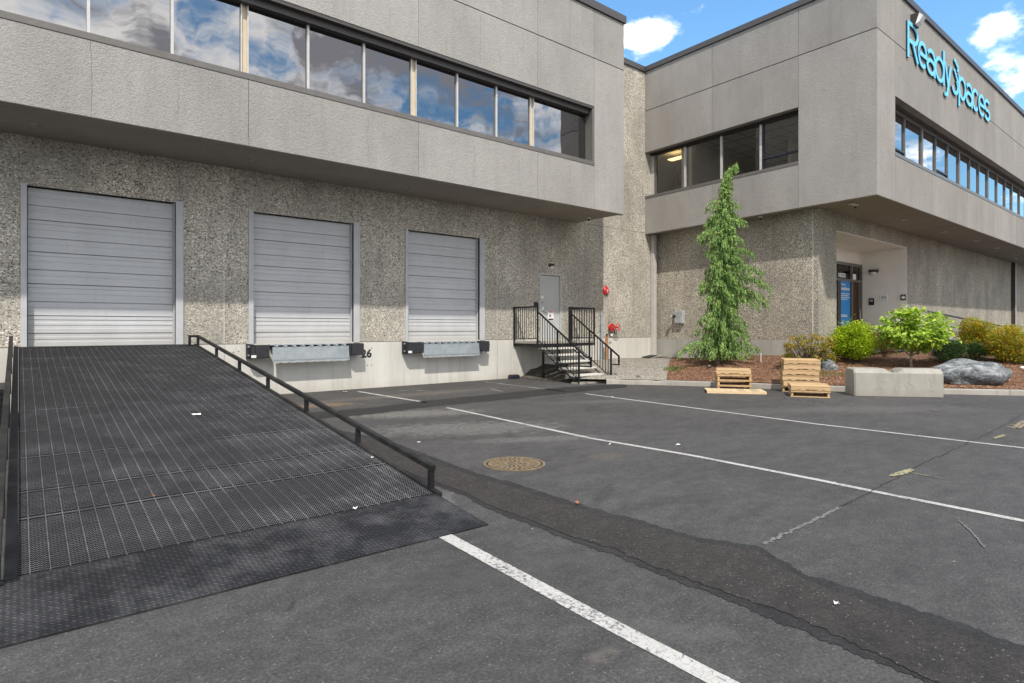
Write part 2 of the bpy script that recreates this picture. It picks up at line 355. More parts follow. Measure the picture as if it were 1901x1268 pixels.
def m_blacksteel(name, col=(.02,.02,.022), worn=(.16,.16,.165), k=.35, rough=.42):
    b = NB(name); p = b.pos()
    n = b.noise(p, 2.2, 8, .7); f = b.noise(p, 45, 4, .7)
    c = b.mix(b.math('MULTIPLY', b.rng(n, .45, .8), k), col, worn)
    c = b.mix(b.rng(f, .62, .75, 0, .45), c, worn)
    return b.fin(c, b.rng(n, .3, .8, rough, rough+.3), .0, None, .28)

M = {}
M['agg'] = m_aggregate('exposed_aggregate', 0); M['agg2'] = m_aggregate('exposed_aggregate_grey', 5, (.78,.76,.73))
M['stucco'] = m_stucco('rough_panel', (.36,.345,.325), 0, .12); M['stucco2'] = m_stucco('rough_panel_weathered', (.31,.292,.27), 9, .12)
M['soffit'] = m_stucco('soffit_finish', (.33,.30,.265), 3, .1)
M['conc'] = m_concrete('base_concrete', (.60,.58,.53), 0, .14); M['conc2'] = m_concrete('old_concrete', (.335,.318,.28), 4, .28); M['kerbc'] = m_concrete('kerb_concrete', (.37,.35,.315), 8, .22)
M['concdk'] = m_concrete('grey_base_concrete', (.40,.385,.35), 11, .2)
M['asph'] = m_asphalt('asphalt', (.038,.0365,.036), (.064,.0615,.0602), 0)
M['seal'] = m_asphalt('asphalt_seal', (.015,.0145,.0145), (.026,.0255,.025), 3, False, .15, .85)
M['patch'] = m_asphalt('asphalt_patch', (.021,.0185,.017), (.034,.030,.0275), 6, False, .6)
M['crack'] = m_asphalt('crack_fill', (.012,.012,.012), (.03,.03,.03), 8, False, .2)
M['crackl'] = m_asphalt('crack_dust', (.10,.10,.095), (.16,.155,.15), 8, False, .2)
M['white'] = m_paint('white_line', (.46,.45,.425), (.08,.08,.08), .765); M['yellow'] = m_paint('yellow_mark', (.38,.34,.18), (.07,.07,.07), .66); M['orange'] = m_paint('faded_mark', (.42,.32,.2), (.06,.06,.06), .66)
M['chalk'] = m_paint('faint_white', (.5,.49,.45), (.08,.075,.07), .62)
M['cap'] = simple('cap_metal', (.062,.055,.052), .45, 0, .1); M['bronze'] = simple('bronze_frame', (.15,.14,.13), .45, .2, .1)
M['alum'] = simple('light_mullion', (.55,.54,.52), .4, .2, .1); M['beige'] = simple('beige_blind', (.62,.50,.34), .7, 0, .1, 3)
M['navy'] = simple('navy_frame', (.016,.018,.035), .4); M['darkfr'] = simple('dark_frame', (.03,.025,.022), .5)
M['mirror'] = m_mirror_glass('tinted_window_glass', (.25,.25,.255), (.01,.01,.012), .26)
M['glass'] = m_clear_glass('clear_window_glass', (.86,.86,.84), .0); M['glassf'] = m_clear_glass('front_window_glass', (.45,.5,.55), .42)
M['roof'] = simple('roof_gravel', (.2,.2,.19), .9); M['int'] = simple('room_wall', (.80,.74,.64), .9, 0, .05); M['intc'] = simple('ceiling_tile', (.85,.83,.79), .9, 0, .05); M['intd'] = simple('room_floor', (.35,.3,.25), .9)
M['grid'] = simple('ceiling_grid', (.25,.25,.24), .6)
M['door'] = m_door('door_paint'); M['frame'] = simple('frame_paint', (.46,.462,.47), .5, 0, .08, 3); M['mdoor'] = simple('service_door_paint', (.46,.465,.46), .5, 0, .04, 2)
M['lev'] = m_leveler('leveler_plate'); M['galv'] = simple('galvanised', (.42,.45,.47), .45, .4, .2, 9)
M['rubber'] = simple('black_rubber', (.022,.022,.026), .6, 0, .3, 8, .3, 40); M['black'] = m_blacksteel('black_paint', (.012,.012,.014), (.06,.06,.065), .3)
M['steel'] = m_blacksteel('ramp_steel', (.026,.026,.029), (.12,.12,.125), .5); M['grate'] = m_blacksteel('grating_steel', (.135,.135,.147), (.46,.46,.49), .9, .5)
M['rod'] = m_blacksteel('rod_steel', (.075,.075,.08), (.30,.30,.31), .9, .55); M['barside'] = simple('bar_side', (.008,.008,.009), .8, 0, .2); M['plate'] = m_blacksteel('tread_plate', (.012,.012,.0135), (.075,.075,.08), .9, .5)  # bar_side: near black, the shade of the gaps put into the colour
M['plated'] = m_blacksteel('tread_lozenge', (.035,.035,.038), (.2,.2,.2), .9, .45); M['railb'] = m_blacksteel('ramp_rail_steel', (.013,.0128,.0125), (.09,.085,.078), .6, .5)
M['red'] = simple('red_paint', (.55,.015,.02), .4, 0, .15); M['whitep'] = simple('white_plastic', (.78,.77,.75), .5, 0, .05); M['cyan'] = simple('sign_face', (.17,.62,.88), .45, 0, .04); M['navyside'] = simple('sign_edge', (.02,.05,.09), .6)
M['blue'] = simple('poster_blue', (.006,.22,.58), .5, 0, .06); M['cream'] = simple('recess_paint', (.80,.75,.68), .85, 0, .05, 2)
M['lampb'] = simple('lamp_bronze', (.05,.04,.035), .5); M['lens'] = simple('lamp_lens', (.7,.69,.66), .3, 0, .05); M['pipe'] = simple('pipe_paint', (.48,.455,.42), .5, 0, .08, 3)
M['box'] = simple('grey_box', (.42,.43,.42), .5, .1); M['orangep'] = simple('orange_wood', (.40,.21,.10), .7, 0, .2); M['bluepipe'] = simple('blue_grey_pipe', (.34,.40,.47), .4, .3)
M['brown'] = simple('door_brown', (.05,.02,.01), .5); M['rust'] = None
M['manhole'] = simple('rusty_iron', (.20,.15,.09), .75, .2, .4, 14, .5, 80); M['manholed'] = simple('iron_pit', (.035,.027,.018), .9)
M['wood'] = m_wood('pallet_wood', (.62,.43,.24)); M['wood2'] = m_wood('pallet_wood_pale', (.68,.54,.36)); M['bark'] = simple('bark', (.10,.075,.055), .9, 0, .35, 20, .8, 30); M['barkp'] = simple('pale_bark', (.28,.22,.17), .85, 0, .3, 20)
M['rock'] = m_rock('boulder_stone'); M['mulch'] = m_mulch('bark_mulch', [(.04,.02,.012), (.12,.055,.03), (.22,.11,.065), (.32,.18,.11), (.44,.31,.22)], 30, (.09,.042,.025))
M['gravel'] = m_mulch('pea_gravel', [(.12,.11,.095), (.28,.26,.22), (.40,.37,.32), (.58,.55,.5)], 36, (.26,.23,.18), .03); M['dirt'] = m_mulch('bare_dirt', [(.04,.037,.03), (.11,.10,.085), (.22,.2,.165)], 22, (.06,.055,.045))
M['cedar'] = m_leaf('cedar_foliage', [(.05,.11,.04), (.14,.26,.08), (.29,.44,.13), (.52,.64,.22)], .3)
M['lime'] = m_leaf('lime_leaves', [(.05,.11,.01), (.22,.33,.015), (.42,.54,.02), (.60,.66,.04)], .3); M['dog'] = m_leaf('broad_leaves', [(.07,.14,.015), (.20,.33,.03), (.36,.49,.05), (.50,.62,.09)], .3)
M['nand'] = m_leaf('orange_green_leaves', [(.05,.10,.015), (.16,.26,.02), (.36,.38,.03), (.60,.32,.04), (.56,.46,.06)], .3)
M['boxw'] = m_leaf('dark_leaves', [(.012,.035,.01), (.03,.075,.018), (.06,.13,.03)], .2); M['rhod'] = m_leaf('yellowing_leaves', [(.05,.10,.02), (.16,.22,.03), (.38,.33,.05), (.52,.34,.05), (.20,.06,.04)], .3)
M['redl'] = m_leaf('reddish_leaves', [(.06,.08,.02), (.2,.08,.03), (.35,.12,.05)], .3); M['twig'] = simple('dry_twig', (.42,.32,.2), .8); M['grass'] = m_leaf('grass_blades', [(.08,.10,.03), (.16,.2,.05), (.3,.3,.12)], .2)
M['leafo'] = simple('dead_leaf', (.30,.11,.04), .8); M['paper'] = simple('paper', (.82,.8,.78), .8, 0, .04)
em = NB('lit_tube'); em.p.inputs['Emission Color'].default_value = (1, .72, .32, 1); em.p.inputs['Emission Strength'].default_value = 1.6; em.fin((.8,.7,.5), .5); M['lit'] = em.m
em = NB('flood_lens'); em.fin((.85,.85,.83), .25); M['flood'] = em.m

# ------------------------------------------------------------------ mesh builder
class MB:
    def __init__(s, tf=None): s.v = []; s.f = []; s.tf = tf
    def add(s, vs, fs):
        b = len(s.v)
        s.v += [tuple(s.tf(*v)) if s.tf else tuple(v) for v in vs]
        s.f += [tuple(b+i for i in f) for f in fs]
        return s
    def box(s, x0, x1, y0, y1, z0, z1):
        if x0 > x1: x0, x1 = x1, x0
        if y0 > y1: y0, y1 = y1, y0
        if z0 > z1: z0, z1 = z1, z0
        return s.add([(x0,y0,z0),(x1,y0,z0),(x1,y1,z0),(x0,y1,z0),(x0,y0,z1),(x1,y0,z1),(x1,y1,z1),(x0,y1,z1)],
              [(0,3,2,1),(4,5,6,7),(0,1,5,4),(1,2,6,5),(2,3,7,6),(3,0,4,7)])
    def quad(s, a, b, c, d): return s.add([a,b,c,d], [(0,1,2,3)])
    def bar(s, a, b, w, h, up=(0,0,1)):
        a = Vector(a); b = Vector(b); d = (b-a).normalized(); u = Vector(up)
        if abs(d.dot(u)) > .98: u = Vector((0,1,0))
        sd_ = d.cross(u).normalized(); u = sd_.cross(d).normalized()
        vs = []
        for p in (a, b):
            for i, j in ((-1,-1),(1,-1),(1,1),(-1,1)): vs.append(p + sd_*(w/2*i) + u*(h/2*j))
        return s.add(vs, [(0,1,2,3),(7,6,5,4),(0,4,5,1),(1,5,6,2),(2,6,7,3),(3,7,4,0)])
    def tube(s, pts, rs, n=8, cap=True):
        pts = [Vector(p) for p in pts]
        if not isinstance(rs, (list, tuple)): rs = [rs]*len(pts)
        vs = []; fs = []
        prev = None
        for i, p in enumerate(pts):
            d = (pts[min(i+1, len(pts)-1)] - pts[max(i-1, 0)]).normalized()
            if prev is None:
                u = Vector((0,0,1)) if abs(d.z) < .9 else Vector((1,0,0))
            else: u = prev
            sd_ = d.cross(u).normalized(); u = sd_.cross(d).normalized(); prev = u
            for k in range(n):
                a = 2*math.pi*k/n; vs.append(p + (sd_*math.cos(a) + u*math.sin(a))*rs[i])
        for i in range(len(pts)-1):
            for k in range(n):
                fs.append((i*n+k, i*n+(k+1)%n, (i+1)*n+(k+1)%n, (i+1)*n+k))
        if cap: fs.append(tuple(range(n-1, -1, -1))); fs.append(tuple((len(pts)-1)*n+k for k in range(n)))
        return s.add(vs, fs)
    def prism(s, poly, fn, d0, d1):      # poly: 2D points, fn(u, v, d) -> 3D
        n = len(poly); vs = [fn(u, v, d0) for u, v in poly] + [fn(u, v, d1) for u, v in poly]
        fs = [tuple(range(n)), tuple(range(2*n-1, n-1, -1))] + [(i, i+n, (i+1)%n+n, (i+1)%n) for i in range(n)]
        return s.add(vs, fs)
    def build(s, name, mat, parent=None, loc=None, bevel=0, smooth=False, kind=None):
        loc = Vector(loc) if loc is not None else Vector((0,0,0))
        me = bpy.data.meshes.new(name)
        me.from_pydata([(v[0]-loc.x, v[1]-loc.y, v[2]-loc.z) for v in s.v], [], s.f); me.update()
        if smooth: me.polygons.foreach_set('use_smooth', [True]*len(me.polygons))
        return link(name, me, mat, parent, loc, bevel, kind)
def world_loc(o):
    v = Vector(o.location)
    while o.parent: o = o.parent; v = v + Vector(o.location)
    return v
def link(name, me, mat, parent=None, loc=(0,0,0), bevel=0, kind=None):
    if mat is not None and not me.materials: me.materials.append(M[mat] if isinstance(mat, str) else mat)
    o = bpy.data.objects.new(name, me); COL.objects.link(o)
    o.location = Vector(loc)
    if parent is not None:
        o.parent = parent; o.location = Vector(loc) - world_loc(parent)
    if bevel:
        m = o.modifiers.new('bevel', 'BEVEL'); m.width = bevel; m.segments = 2; m.limit_method = 'ANGLE'
    if kind: o['kind'] = kind
    return o
def thing(name, label, cat, loc=(0,0,0), group=None):
    o = bpy.data.objects.new(name, None); COL.objects.link(o); o.location = loc; o.empty_display_size = .2
    return tag(o, label, cat, group)
def tag(o, label, cat, group=None):
    o['label'] = label; o['category'] = cat
    if group: o['group'] = group
    return o
def struct(o): o['kind'] = 'structure'; return o
def box(name, mat, parent, x0, x1, y0, y1, z0, z1, tf=None, bevel=0, kind=None, loc=None):
    return MB(tf).box(x0, x1, y0, y1, z0, z1).build(name, mat, parent, loc, bevel, kind=kind)
def text_obj(name, body, mat, parent, origin, ux, uz, height, width=None, depth=.004, bold=0.0, align='LEFT'):
    cu = bpy.data.curves.new(name, 'FONT'); cu.body = body; cu.size = 1; cu.extrude = 0; cu.offset = bold; cu.align_x = align; cu.resolution_u = 3
    o = bpy.data.objects.new(name, cu); COL.objects.link(o); bpy.context.view_layer.update()
    me = bpy.data.meshes.new_from_object(o.evaluated_get(bpy.context.evaluated_depsgraph_get()))
    bpy.data.objects.remove(o)
    xs = [v.co.x for v in me.vertices]; ys = [v.co.y for v in me.vertices]
    x0, x1, y0, y1 = min(xs), max(xs), min(ys), max(ys)
    sy = height/(y1-y0); sx = width/(x1-x0) if width else sy
    ux = Vector(ux).normalized(); uz = Vector(uz).normalized(); nrm = ux.cross(uz)
    for v in me.vertices:
        v.co = Vector(origin) + ux*((v.co.x-x0)*sx) + uz*((v.co.y-y0)*sy)
    me.materials.clear(); me.name = name
    ob = link(name, me, mat, parent, (0,0,0))
    if parent is not None: ob.location = -world_loc(parent)
    sm = ob.modifiers.new('thickness', 'SOLIDIFY'); sm.thickness = depth; sm.offset = 0
    return ob

# ================================================================== GROUND
box_ = MB(); box_.quad((-150,-150,0),(200,-150,0),(200,200,0),(-150,200,0)); struct(box_.build('asphalt_lot', 'asph'))
def sheet(name, mat, up, lo, z, jag=0.0, step=None):
    """strip between two pixel polylines laid on the ground"""
    a = [onZ(*p) for p in up]; b = [onZ(*p) for p in lo]
    def dens(pl, n):
        L = [0]
        for i in range(1, len(pl)): L.append(L[-1]+(pl[i]-pl[i-1]).length)
        out = []
        for k in range(n+1):
            t = L[-1]*k/n; i = max(j for j in range(len(L)-1) if L[j] <= t+1e-9)
            f = (t-L[i])/max(1e-6, L[i+1]-L[i]); out.append(pl[i].lerp(pl[i+1], f))
        return out
    n = step or 120; a = dens(a, n); b = dens(b, n)
    vs = []; fs = []
    ja = jb = 0
    for i in range(n+1):
        ja = ja*.6 + random.uniform(-jag, jag); jb = jb*.6 + random.uniform(-jag, jag)
        d = (a[i]-b[i]).normalized()
        p = a[i]+d*ja; q = b[i]-d*jb
        vs += [(p.x, p.y, z), (q.x, q.y, z)]
    for i in range(n): fs.append((2*i, 2*i+1, 2*i+3, 2*i+2))
    m = MB(); m.add(vs, fs); return struct(m.build(name, mat))
UP = [(560,790),(640,800),(724,819),(813,852),(881,877),(948,895),(1037,924),(1139,955),(1193,968),(1299,1000),(1406,1013),(1443,1037),(1494,1065),(1610,1102),(1749,1148),(1901,1199),(2000,1230)]
LO = [(600,830),(660,842),(715,857),(769,888),(858,919),(903,944),(993,978),(1060,1005),(1139,1031),(1193,1056),(1304,1097),(1406,1139),(1494,1176),(1564,1206),(1657,1241),(1717,1268),(1830,1320)]
sheet('asphalt_seal', 'seal', UP, LO, .004, .018, 420)
UPi = [(560,793),(640,806),(724,828),(813,860),(881,886),(948,905),(1037,934),(1139,964),(1193,977),(1299,1009),(1406,1024),(1443,1050),(1494,1080),(1610,1120),(1749,1166),(1901,1222),(2000,1256)]
LOi = [(600,826),(660,837),(715,853),(769,883),(858,913),(903,937),(993,970),(1060,996),(1139,1020),(1193,1044),(1300,1084),(1395,1118),(1480,1148),(1560,1186),(1650,1226),(1710,1254),(1830,1306)]
sheet('asphalt_patch', 'patch', UPi, LOi, .008, .014, 420)
sheet('asphalt_seal', 'seal', [(520,770),(590,765),(690,757),(791,744),(900,734),(993,724),(1080,717),(1160,712)], [(520,780),(590,778),(690,769),(791,756),(900,746),(993,736),(1080,727),(1165,719)], .004, .03, 200)
def pline(name, mat, pts, w, z, jag=0.004, n=60):
    P = [onZ(*p) for p in pts]
    m = MB(); vs = []; fs = []
    Q = []
    for i in range(len(P)-1):
        for k in range(n): Q.append(P[i].lerp(P[i+1], k/n))
    Q.append(P[-1])
    for i, q in enumerate(Q):
        d = (Q[min(i+1, len(Q)-1)]-Q[max(i-1, 0)]).normalized(); s = Vector((-d.y, d.x, 0))
        ww = w(i/len(Q)) if callable(w) else w
        off = random.uniform(-jag, jag)
        a = q + s*(ww/2+off+random.uniform(-jag, jag)*.5); b = q - s*(ww/2-off)
        vs += [(a.x, a.y, z), (b.x, b.y, z)]
    for i in range(len(Q)-1): fs.append((2*i, 2*i+1, 2*i+3, 2*i+2))
    m.add(vs, fs); return struct(m.build(name, mat))
pline('painted_line', 'white', [(823,993.5),(1085,1135),(1341,1268),(1500,1350)], .115, .004, .002)
pline('painted_line', 'white', [(830,757),(1100,814.5),(1285.5,846),(1517,891),(1619,912),(1901,967.6),(2100,1007)], .085, .004, .003)
pline('painted_line', 'white', [(1087,731),(1100,733),(1517,787.6),(1901,832),(2200,868)], .08, .004, .003)
pline('painted_line', 'white', [(665,727),(792,747.5)], .10, .004, .006); pline('painted_line', 'chalk', [(900,709),(1050,727)], .10, .004, .006)
pline('painted_mark', 'chalk', [(738,726),(765,724),(800,727)], .05, .004, .02); pline('painted_mark', 'chalk', [(700,736),(760,731)], .04, .004, .02); pline('painted_mark', 'chalk', [(912,723),(934,727)], .06, .004, .02)
def wob(pts, k):
    out = []
    for i in range(len(pts)-1):
        (x0, y0), (x1, y1) = pts[i], pts[i+1]; n = 14
        for j in range(n): out.append((x0+(x1-x0)*j/n + random.uniform(-k, k), y0+(y1-y0)*j/n + random.uniform(-k, k)*.35))
    out.append(pts[-1]); return out
pline('asphalt_crack', 'crackl', wob([(1418,1011),(1455,993),(1510,967),(1560,942)], 3), .03, .0045, .012, 3)
pline('asphalt_crack', 'crack', wob([(1558,943),(1616,914),(1700,868),(1790,826),(1840,803),(1901,768)], 3), .008, .008, .006, 3)
pline('asphalt_crack', 'crack', wob([(1415,733),(1480,742),(1560,752)], 3), .015, .008, .006, 3)
pline('painted_mark', 'yellow', [(1653,885),(1672,880),(1694,872)], lambda t: .035+.06*math.sin(math.pi*t), .0085, .006, 8)
pline('painted_mark', 'yellow', [(1688,877.5),(1756,891)], .018, .0085, .003, 14)
pline('painted_mark', 'yellow', [(1846,814.5),(1865,808)], .06, .008, .006, 10)
for k, (x0, y0, x1, y1) in enumerate([(1870,793,1898,794),(1876,789,1901,790),(1884,785,1905,785),(1880,796,1900,782),(1892,796,1912,780)]):
    pline('painted_mark', 'orange', [(x0,y0),(x1,y1)], .05, .008+.0006*k, .006, 8)
pline('painted_mark', 'chalk', [(1725,762),(1745,764)], .07, .008, .02, 8)
pline('painted_mark', 'crackl', wob([(1780,968),(1805,990),(1828,1018)], 1), .012, .008, .004, 4)

# manhole
mc = onZ(955, 861.5)
man = thing('manhole_cover', 'round rusty iron manhole cover set in the grey asphalt', 'manhole cover', (mc.x, mc.y, 0))
def disc(m, cx, cy, z0, z1, r, n=48, r0=None):
    if r0 is None: m.tube([(cx,cy,z0),(cx,cy,z1)], r, n)
    else:
        vs = []; fs = []
        for k in range(n):
            a = 2*math.pi*k/n; c_, s_ = math.cos(a), math.sin(a)
            vs += [(cx+r*c_, cy+r*s_, z0), (cx+r*c_, cy+r*s_, z1), (cx+r0*c_, cy+r0*s_, z1), (cx+r0*c_, cy+r0*s_, z0)]
        for k in range(n):
            a = 4*k; b = 4*((k+1) % n)
            fs += [(a, b, b+1, a+1), (a+1, b+1, b+2, a+2), (a+2, b+2, b+3, a+3)]
        m.add(vs, fs)
m = MB(); disc(m, mc.x, mc.y, .001, .010, .365, 56, .335); m.build('rim', 'manhole', man)
m = MB(); disc(m, mc.x, mc.y, .001, .006, .325, 56); m.build('lid', 'manholed', man)
m = MB()
for r, n in ((.045, 6), (.105, 12), (.165, 18), (.225, 24), (.285, 30)):
    for k in range(n):
        a0 = 2*math.pi*(k+.12)/n + r*3; a1 = 2*math.pi*(k+.80)/n + r*3
        P = [(mc.x+rr*math.cos(a), mc.y+rr*math.sin(a)) for rr, a in ((r-.026, a0), (r+.026, a0), (r+.026, a1), (r-.026, a1))]
        m.prism(P, lambda u, v, d: (u, v, d), .006, .011)
m.build('tread_lug', 'manhole', man, kind='stuff')

# ---- kerb line and planting bed terrain
KP = [onZ(*p) for p in ((1050,712.5),(1130,713),(1216,714.5),(1335,718),(1531,726.7),(1784,732.6),(1901,734.9))]
d_ = (KP[-1]-KP[-2]).normalized(); KP += [KP[-1]+d_*6+Vector((.6,0,0)), KP[-1]+d_*14+Vector((3,0,0)), KP[-1]+d_*20+Vector((10,2,0))]
def resample(pl, step):
    out = [pl[0].copy()]
    for i in range(len(pl)-1):
        L = (pl[i+1]-pl[i]).length; n = max(1, int(L/step))
        for k in range(1, n+1): out.append(pl[i].lerp(pl[i+1], k/n))
    return out
KD = resample(KP, .25)
def smooth_pl(p, it):
    for _ in range(it):
        q = [p[0]] + [(p[i-1]+p[i]*2+p[i+1])/4 for i in range(1, len(p)-1)] + [p[-1]]; p = q
    return p
KD = smooth_pl(KD, 30)
def kerb_d(x, y):
    best = 1e9; sg = 1
    for i in range(0, len(KD)-1):
        a = KD[i]; b = KD[i+1]; ex = b.x-a.x; ey = b.y-a.y
        t = max(0, min(1, ((x-a.x)*ex+(y-a.y)*ey)/(ex*ex+ey*ey))); dx = x-a.x-t*ex; dy = y-a.y-t*ey
        d = dx*dx+dy*dy
        if d < best: best = d; sg = 1 if (ex*dy-ey*dx) > 0 else -1
    return math.sqrt(best)*sg
def hz(x, y, d=None):
    if d is None: d = kerb_d(x, y)
    if d < 0: return 0.0
    s = max(0, min(1, (y-9)/5)); s = s*s*(3-2*s)
    base = .115 + .135*min(d, 4.2)*(1-.38*s) + .09*math.exp(-((x-17.6)**2+(y-10.4)**2)/1.6)
    n = .02*math.sin(x*3.1+1)*math.cos(y*2.7) + .014*math.sin(x*7.3+y*5.1)
    return base + n*min(1, d/.6)
def onT(px, py):
    d = ray(px, py); t = 3.0
    while t < 60:
        p = Vector((0,0,CH))+d*t
        if p.z <= hz(p.x, p.y): return Vector((p.x, p.y, hz(p.x, p.y)))
        t += .06
    return onZ(px, py)
def bed(name, mat, i0, i1, shear=0.0):
    vs = []; fs = []; ts = [0.16,.3,.5,.75,1,1.3,1.6,2,2.4,2.8,3.2,3.6,4,4.5,5,5.6,6.4,7.4,8.6,10]
    rows = list(range(i0, i1+1))
    for i in rows:
        a = KD[max(i-3, 0)]; b = KD[min(i+3, len(KD)-1)]; d = (b-a).normalized(); n = Vector((-d.y, d.x, 0))
        # fan the inward direction so that the rows do not cross
        for t in ts:
            p = KD[i]+n*t
            vs.append((p.x, p.y, hz(p.x, p.y, max(t, .01))))
    w = len(ts)
    for r in range(len(rows)-1):
        for k in range(w-1): fs.append((r*w+k, (r+1)*w+k, (r+1)*w+k+1, r*w+k+1))
    m = MB(); m.add(vs, fs); return struct(m.build(name, mat, smooth=True))
def idx_at(px):
    g = min(range(len(KD)), key=lambda i: abs(((KD[i]).dot(RT)/max(.1, KD[i].dot(FW)))*F0+CX-px)); return g
iG = idx_at(1232)
bed('gravel_bed', 'gravel', 0, iG); bed('mulch_bed', 'mulch', iG, len(KD)-1)
# kerb: stones of its own
kerb = bpy.data.objects.new('kerb', None); COL.objects.link(kerb); struct(kerb)
k0 = 0; stone = 12
ks = idx_at(1132)
while ks < len(KD)-1:
    ke = min(ks+stone, len(KD)-1)
    m = MB(); vs = []; fs = []
    for j, i in enumerate(range(ks, ke+1)):
        a = KD[max(i-1, 0)]; b = KD[min(i+1, len(KD)-1)]; d = (b-a).normalized(); n = Vector((-d.y, d.x, 0))
        p = KD[i].copy()
        if i == ks: p += d*.006
        if i == ke: p -= d*.006
        hh = .128
        if idx_at(1166) <= i <= idx_at(1216): hh = .128-random.uniform(0, .03)
        for o_, z in ((0, 0), (.012, hh-.012), (.03, hh), (.17, hh), (.17, -.02)):
            q = p+n*o_; vs.append((q.x, q.y, z))
    c = (ke-ks+1)
    for j in range(c-1):
        for k in range(4): fs.append((j*5+k, (j+1)*5+k, (j+1)*5+k+1, j*5+k+1))
    fs.append((0,1,2,3,4)); fs.append(tuple((c-1)*5+k for k in (4,3,2,1,0)))
    m.add(vs, fs); m.build('kerb_stone', 'conc' if idx_at(1166) <= (ks+ke)/2 <= idx_at(1225) else 'kerbc', kerb)
    ks = ke
# low dirt apron below the stairs
m = MB(); vs = []; fs = []; nx, ny = 26, 14
for i in range(nx+1):
    for j in range(ny+1):
        x = 12.62 + 2.9*i/nx; y = 12.0 + 2.8*j/ny
        e = min(1, i/5)*min(1, j/4)*(1 if i < nx else 1)
        z = .012 + e*(.05 + .32*(j/ny)*min(1, i/10)) + .02*math.sin(x*9+y*4)*e
        vs.append((x, y, z))
for i in range(nx):
    for j in range(ny): a = i*(ny+1)+j; fs.append((a, a+ny+1, a+ny+2, a+1))
m.add(vs, fs); struct(m.build('dirt_mound', 'dirt', smooth=True))

# ================================================================== DOCK BUILDING (left)
YF, YW = 12.75, 14.82           # overhang face, recessed wall
DZ = 1.215                       # dock level
dock = thing('dock_building', 'long grey concrete warehouse with three roller doors under an overhanging office floor', 'building', (7, YW, 0))
XL = -9.0; XE = 15.37; XB = 19.12
# lower aggregate wall panels with door openings
doors = [(XY(50,YW), XY(326,YW), XY(38,YW), XY(340,YW)), (XY(470,YW), XY(656,YW), XY(461,YW), XY(667,YW)), (XY(757,YW), XY(890,YW), XY(752,YW), XY(899,YW))]
DT = 4.305
sdx0, sdx1 = XY(1002,YW), XY(1042,YW); SDT = onY(1020, 508, YW).z
joints = [XL, -1.1, XY(416,YW), XY(923,YW), XY(1057,YW), XB+.6]
J = .018
def wall_panel(x0, x1, z0, z1, holes, name, mat, y0, y1, tf=None, parent=None):
    """one wall panel, cut into blocks round its openings, one mesh"""
    m = MB(tf); xs = sorted(set([x0, x1] + [v for h in holes for v in h[:2] if x0 < v < x1]))
    for a, b in zip(xs[:-1], xs[1:]):
        c = (a+b)/2; hh = sorted([h for h in holes if h[0] < c < h[1]], key=lambda h: h[2]); z = z0
        for h in hh:
            if h[2] > z: m.box(a, b, y0, y1, z, h[2])
            z = h[3]
        if z < z1: m.box(a, b, y0, y1, z, z1)
    return m.build(name, mat, parent)
holes = [(d[0], d[1], DZ, DT) for d in doors] + [(sdx0, sdx1, DZ, SDT)]
for a, b in zip(joints[:-1], joints[1:]):
    top = 5.245 if b < 16 else 5.245
    wall_panel(a+J/2, b-J/2, DZ+.012, 5.245, [h for h in holes if h[0] < b and h[1] > a], 'wall_panel', 'agg', YW, YW+.3, parent=dock)
box('wall_panel', 'agg', dock, XE+.01, XB+.6, YW, YW+.3, 5.257, 11.45)
bh = []
for a, b in zip([XL, XY(416,YW), XY(923,YW)], [XY(416,YW), XY(923,YW), XB+.6]):
    box('base_panel', 'conc', dock, a+.005, b-.005, YW-.012, YW+.3, -.1, DZ)
box('backing_wall', 'roof', dock, XL+.02, XB+.55, YW+.302, YW+.34, 0, 11.3, kind=None)
for x in joints[1:-1]: box('joint_filler', 'conc', dock, x-J/2, x+J/2, YW+.004, YW+.2, DZ+.02, 5.24)
# roller doors
for (x0, x1, f0, f1) in doors:
    MB().box(x0-.3 if False else f0, x0, YW-.035, YW+.16, DZ-.004, DT+.03).build('door_frame', 'frame', dock, bevel=.003)
    MB().box(x1, f1, YW-.035, YW+.16, DZ-.004, DT+.03).build('door_frame', 'frame', dock, bevel=.003)
    rd = thing('roller_door', 'x', 'x', ((x0+x1)/2, YW+.13, DZ)); del rd['label']; del rd['category']; rd.parent = dock; rd.location = Vector(((x0+x1)/2, YW+.13, DZ))-Vector(dock.location)
    n = 5; sh = (DT-DZ)/n; yb = YW+.14
    prof = [(0,.012),(.006,.0),(.10,.0),(.108,.008),(.15,.010),(.158,.002),(.20,.002),(.208,.012),(.256,.012),(.262,.034),(.270,.034),(.276,.0),(.36,.0),(.368,.008),(.42,.010),(.428,.002),(.47,.002),(.478,.010),(.53,.012),(.536,0),(.596,.0),(.602,.03)]
    for k in range(n):
        z0 = DZ+k*sh; vs = []; fs = []; sc = sh/.612
        P = [(z*sc, d) for z, d in prof] + [(sh-.004, .03)]
        for x in (x0+.012, x1-.012):
            for z, d in P: vs.append((x, yb+d, z0+z))
        q = len(P); fs = [(i, i+q, i+q+1, i+1) for i in range(q-1)]
        m = MB(); m.add(vs, fs); m.build('door_section', 'door', rd)
    box('door_backing', 'rubber', rd, x0, x1, yb+.05, yb+.07, DZ, DT)
    box('guide_rail', 'frame', rd, x1-.03, x1-.002, YW+.06, yb+.03, DZ, DT)
    box('guide_rail', 'rubber', rd, x0+.001, x0+.016, YW+.10, yb+.03, DZ, DT)
    box('head_shade_strip', 'rubber', dock, x0, x1, YW+.03, YW+.2, DT-.0, DT+.025)  # black strip under the lintel stands in for the shadow above the door
    box('dock_sill', 'concdk', dock, x0, x1, YW-.008, YW+.45, DZ-.004, DZ+.006)
